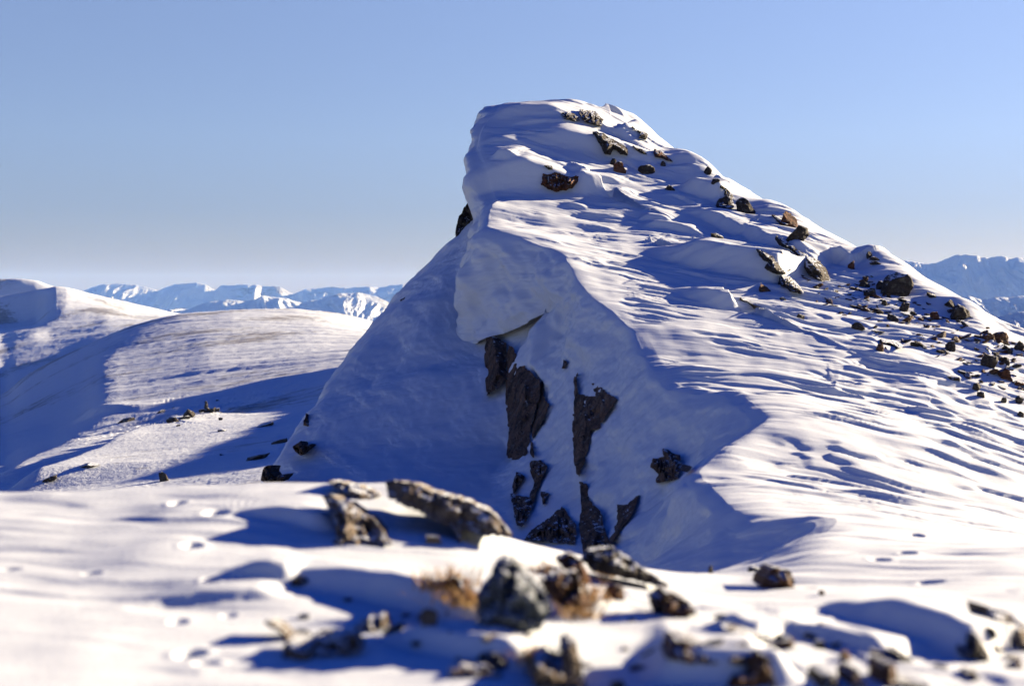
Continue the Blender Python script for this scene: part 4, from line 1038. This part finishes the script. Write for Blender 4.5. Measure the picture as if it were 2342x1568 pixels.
# --- dry grass
def grass(cr, x, y, n, hgt, label, seed, fwd=.12, lean=(0, 0)):
    rs = np.random.RandomState(seed)
    (u, v), = cr([(x, y)])
    p = RD.at(u, v)
    if p is None: return
    p = p+Vector((0, -fwd, 0))
    Vv, Ff = [], []
    for _ in range(n):
        b = np.array([rs.normal()*hgt*.35, rs.normal()*hgt*.25, -.02])
        L = hgt*rs.uniform(.5, 1.2); a_ = rs.uniform(0, 6.28); sp = rs.uniform(.1, .8)
        d = np.array([math.cos(a_)*sp+lean[0], math.sin(a_)*sp+lean[1], 1.0]); d /= np.linalg.norm(d)
        s = np.array([-d[1], d[0], 0])+rs.normal(size=3)*.1; s = s/np.linalg.norm(s)*.006
        dr = np.array([math.cos(a_), math.sin(a_), -1.2])*L*.28
        pts = [b+d*L*t+dr*t*t for t in (0, .35, .7, 1)]
        i0 = len(Vv)
        for k, q in enumerate(pts):
            ww = 1-k/3.3
            Vv += [q-s*ww, q+s*ww]
        for k in range(3):
            Ff.append((i0+2*k, i0+2*k+1, i0+2*k+3, i0+2*k+2))
    o = link_mesh('grass_tuft', np.array(Vv), Ff, M_grass, p)
    tag(o, label, 'grass', 'dry grass tufts among the near rocks')
M_grass, gn, gp = new_mat('dry_straw'); gp.inputs['Roughness'].default_value = .7
oi = node(gn, 'ShaderNodeTexCoord'); nz_ = node(gn, 'ShaderNodeTexNoise', i_Scale=9.0)
rp = node(gn, 'ShaderNodeValToRGB'); rp.color_ramp.elements[0].color = (.27, .14, .035, 1); rp.color_ramp.elements[1].color = (.52, .33, .11, 1)
rp.color_ramp.elements[0].position, rp.color_ramp.elements[1].position = .35, .65
gn.links.new(oi.outputs['Object'], nz_.inputs['Vector']); gn.links.new(nz_.outputs[0], rp.inputs[0]); gn.links.new(rp.outputs[0], gp.inputs['Base Color'])
for i, (x, y, n, hg, lab) in enumerate([
    (1065,600,90,.16,'orange grass tuft on top of the rust coloured rock'),
    (1150,680,60,.14,'orange grass hanging against the left of the frosted boulder'),
    (1560,530,60,.12,'short dry grass behind the frosted boulder'),
    (1580,640,110,.16,'straw grass between the frosted boulder and the brown rock'),
    (1710,660,120,.18,'largest straw grass clump, spilling over the brown grassy rock'),
    (1745,760,60,.14,'straw blades hanging at the foot of the brown grassy rock'),
    (1860,545,60,.10,'dry grass at the root of the long dark slab'),
    (1490,960,40,.10,'dry grass blades left of the upright rock finger'),
    (1585,1010,60,.11,'orange grass on the low rock beside the upright finger')]):
    grass(G_, x, y+20, int(n*1.5), hg*1.45, lab, 900+i)
# --- cairn and rocks on the spur across the valley
cp = mid_D2.at(*A4([(650, 560)])[0])
if cp is not None:
    cairn = bpy.data.objects.new('cairn', None); C.objects.link(cairn); cairn.location = cp
    tag(cairn, 'dark stone cairn standing on the spur across the valley', 'cairn')
    sc_ = cp.y/F/5.226/1.0675
    rs = np.random.RandomState(3)
    for k in range(14):
        V, Fc = stone_shape(820+k, 2, 9, .08)
        if k < 9: px, pz, ww, hh = rs.uniform(-75, 75), rs.uniform(0, 45), rs.uniform(45, 80), rs.uniform(30, 50)
        else: px, pz, ww, hh = rs.uniform(-8, 8), 50+(k-9)*22, 58-(k-9)*5, 32
        st_o = link_mesh('stone', V*np.array([ww, ww*.8, hh])*sc_, Fc, M_dark, (px*sc_, rs.uniform(-20, 20)*sc_, pz*sc_))
        st_o.parent = cairn
for i, (x, y, w_, h_, lab) in enumerate([
    (410,570,170,110,'dark outcrop left of the cairn'), (205,645,150,70,'dark outcrop sloping down left of the cairn, second from it'),
    (365,625,160,40,'low dark ledge below the outcrop left of the cairn'), (790,515,60,30,'dark stone right of the cairn'), (820,558,60,26,'dark stone below the one right of the cairn'),
    (830,632,56,28,'third dark stone down to the right of the cairn'), (790,400,50,20,'dark stone above and right of the cairn'), (215,503,60,26,'dark stone on the spur far left of the cairn'),
    (60,545,130,40,'dark ledge on the spur furthest left of the cairn'), (850,780,110,34,'dark ledge on the bright snow below the cairn'), (850,1092,80,26,'dark ledge at the edge of the lower valley shadow'),
    (290,720,60,24,'small dark stone under the left outcrop of the spur'), (760,520,40,60,'thin dark stone leaning against the cairn heap')]):
    boulder(mid_D2, A4, x, y, w_, h_, M_dark, lab, 600+i, lean=.0 if x > 700 else -.35, k=3, name='rock', cat='rock')

for i, (x, y, w_, h_, lab) in enumerate([
    (480,1146,140,26,'thin dark ledge low on the left spur at the edge of its shadow'), (275,1216,100,22,'lowest thin dark ledge of the left spur, almost at the near snow'),
    (912,1205,50,60,'dark ledge where the lower valley shadow meets the near snow'), (1440,1095,130,26,'faint rock streak inside the lower valley shadow'),
    (1560,1010,90,22,'upper rock streak inside the lower valley shadow, near the left flank'), (1480,915,90,20,'broken rock in the shaded hollow right of the cairn'),
    (690,893,120,22,'dark ledge on the upper edge of the spur, between the cairn and the dome')]):
    boulder(mid_D2, KK, x, y, w_, h_, M_dark, lab, 640+i, lean=-.3, k=3, name='rock', cat='rock')

# ------------------------------------------------------------------ far ranges and valley floor
def mountain_range(name, crest, y0, W, foot, amp, seed, freq, back=None):
    cr = np.array(crest, float)
    us = np.linspace(cr[0, 0], cr[-1, 0], 1100)
    yy = np.concatenate([np.linspace(y0-W, y0, 200, endpoint=False), np.linspace(y0, y0+W*0.8, 60)])
    vc = np.interp(us, cr[:, 0], cr[:, 1])
    Pp = np.empty((len(yy), len(us), 3))
    Pp[..., 0] = (us[None, :]-CX)/F*y0*(0.7+0.3*yy[:, None]/y0)
    Pp[..., 1] = yy[:, None]
    zc = (VH-vc)/F*y0
    zf = (VH-foot)/F*(y0-W)
    s = np.abs(yy-y0)/np.where(yy < y0, W, W*0.8)
    k = (1-s)**1.15
    Z = zf+(zc[None, :]-zf)*k[:, None]
    wx_ = Pp[..., 0]*freq+0.35*fbm(Pp[..., 0]*freq*.8, Pp[..., 1]*freq*.8, None, 3, seed+9)
    r = 0.65*(ridged(wx_*1.2, Pp[..., 1]*freq*0.45, 7, seed, gain=.52)-0.9)+0.40*(ridged(wx_*3.1, Pp[..., 1]*freq*1.1, 5, seed+5)-.9)+0.13*(ridged(wx_*7.5, Pp[..., 1]*freq*3, 4, seed+8)-.9)
    Z += amp*r*np.minimum(1, s*6)[:, None]*(1-s*0.6)[:, None]
    Z += amp*0.10*fbm(Pp[..., 0]*freq*6, Pp[..., 1]*0, None, 3, seed)*(1-s)[:, None]
    Pp[..., 2] = Z
    return sheet_mesh(name, Pp, M_mtn)
mountain_range('far_mountains', [(-700,690),(0,690),(120,692),(205,658),(240,650),(290,648),(330,655),(362,664),(400,650),(450,646),(470,650),(492,663),(505,654),(545,650),(590,652),(640,656),(672,672),(700,661),(760,656),(800,658),(840,655),(870,657),(895,652),(922,650),(940,656),(1000,665),(1100,650),(1300,690)], 16000, 1000, 790, 110, 71, 0.0011)
mountain_range('far_foothills', [(-700,740),(100,735),(350,715),(430,706),(480,690),(520,684),(560,690),(600,676),(640,680),(690,692),(730,684),(770,672),(820,668),(860,678),(900,694),(960,690),(1100,720),(1300,740)], 11000, 800, 800, 90, 75, 0.0013)
R2 = crop(2000, 560, 4.684)
mountain_range('far_mountains', [(1700,660),(1950,640)]+R2([(780,440),(870,385),(1000,355),(1100,372),(1250,395),(1330,385),(1480,325),(1560,290),(1650,287),(1800,292),(1940,330),(2050,300),(2130,310),(2200,335),(2280,320),(2342,330)])+[(2450,600),(2700,590),(3200,640)], 10000, 900, 830, 110, 82, 0.0014)
mountain_range('far_foothills', [(1700,780),(2000,760)]+R2([(1300,830),(1600,790),(1700,770),(1850,800),(2000,780),(2150,770),(2342,760)])+[(2600,720),(3200,740)], 7000, 800, 880, 80, 88, 0.0018)
mountain_range('dark_foothills', [(1700,820),(2100,800)]+R2([(1800,1030),(2000,1000),(2200,960),(2342,940)])+[(2600,730),(3200,720)], 3500, 500, 1000, 30, 92, 0.003)

gx = np.linspace(-24000, 24000, 121); gy = np.linspace(-24000, 24000, 121)
G = np.empty((121, 121, 3)); G[..., 0] = gx[None, :]; G[..., 1] = gy[:, None]
G[..., 2] = -420+60*fbm(G[..., 0]*0.0002, G[..., 1]*0.0002, None, 3, 99)
sheet_mesh('ground', G, M_mtn)

# ------------------------------------------------------------------ haze
def haze_box(lo, hi, dens, col):
    bm = bmesh.new(); bmesh.ops.create_cube(bm, size=1.0)
    for v in bm.verts:
        v.co = Vector([(lo[i]+hi[i])/2+v.co[i]*(hi[i]-lo[i]) for i in range(3)])
    me = bpy.data.meshes.new('haze'); bm.to_mesh(me); bm.free()
    o = bpy.data.objects.new('haze', me); C.objects.link(o); o['kind'] = 'stuff'
    m = bpy.data.materials.new('haze_air'); m.use_nodes = True; n = m.node_tree; n.nodes.clear()
    out = n.nodes.new('ShaderNodeOutputMaterial'); pv = n.nodes.new('ShaderNodeVolumePrincipled')
    pv.inputs['Color'].default_value = (*col, 1); pv.inputs['Density'].default_value = dens; pv.inputs['Anisotropy'].default_value = 0.0
    pv.inputs['Absorption Color'].default_value = (1, 1, 1, 1)
    n.links.new(pv.outputs[0], out.inputs['Volume'])
    me.materials.append(m)
    return o
haze_box((-24050, -24050, -530), (24050, 24050, 340), 1.2e-4, (0.042, 0.09, 0.235))
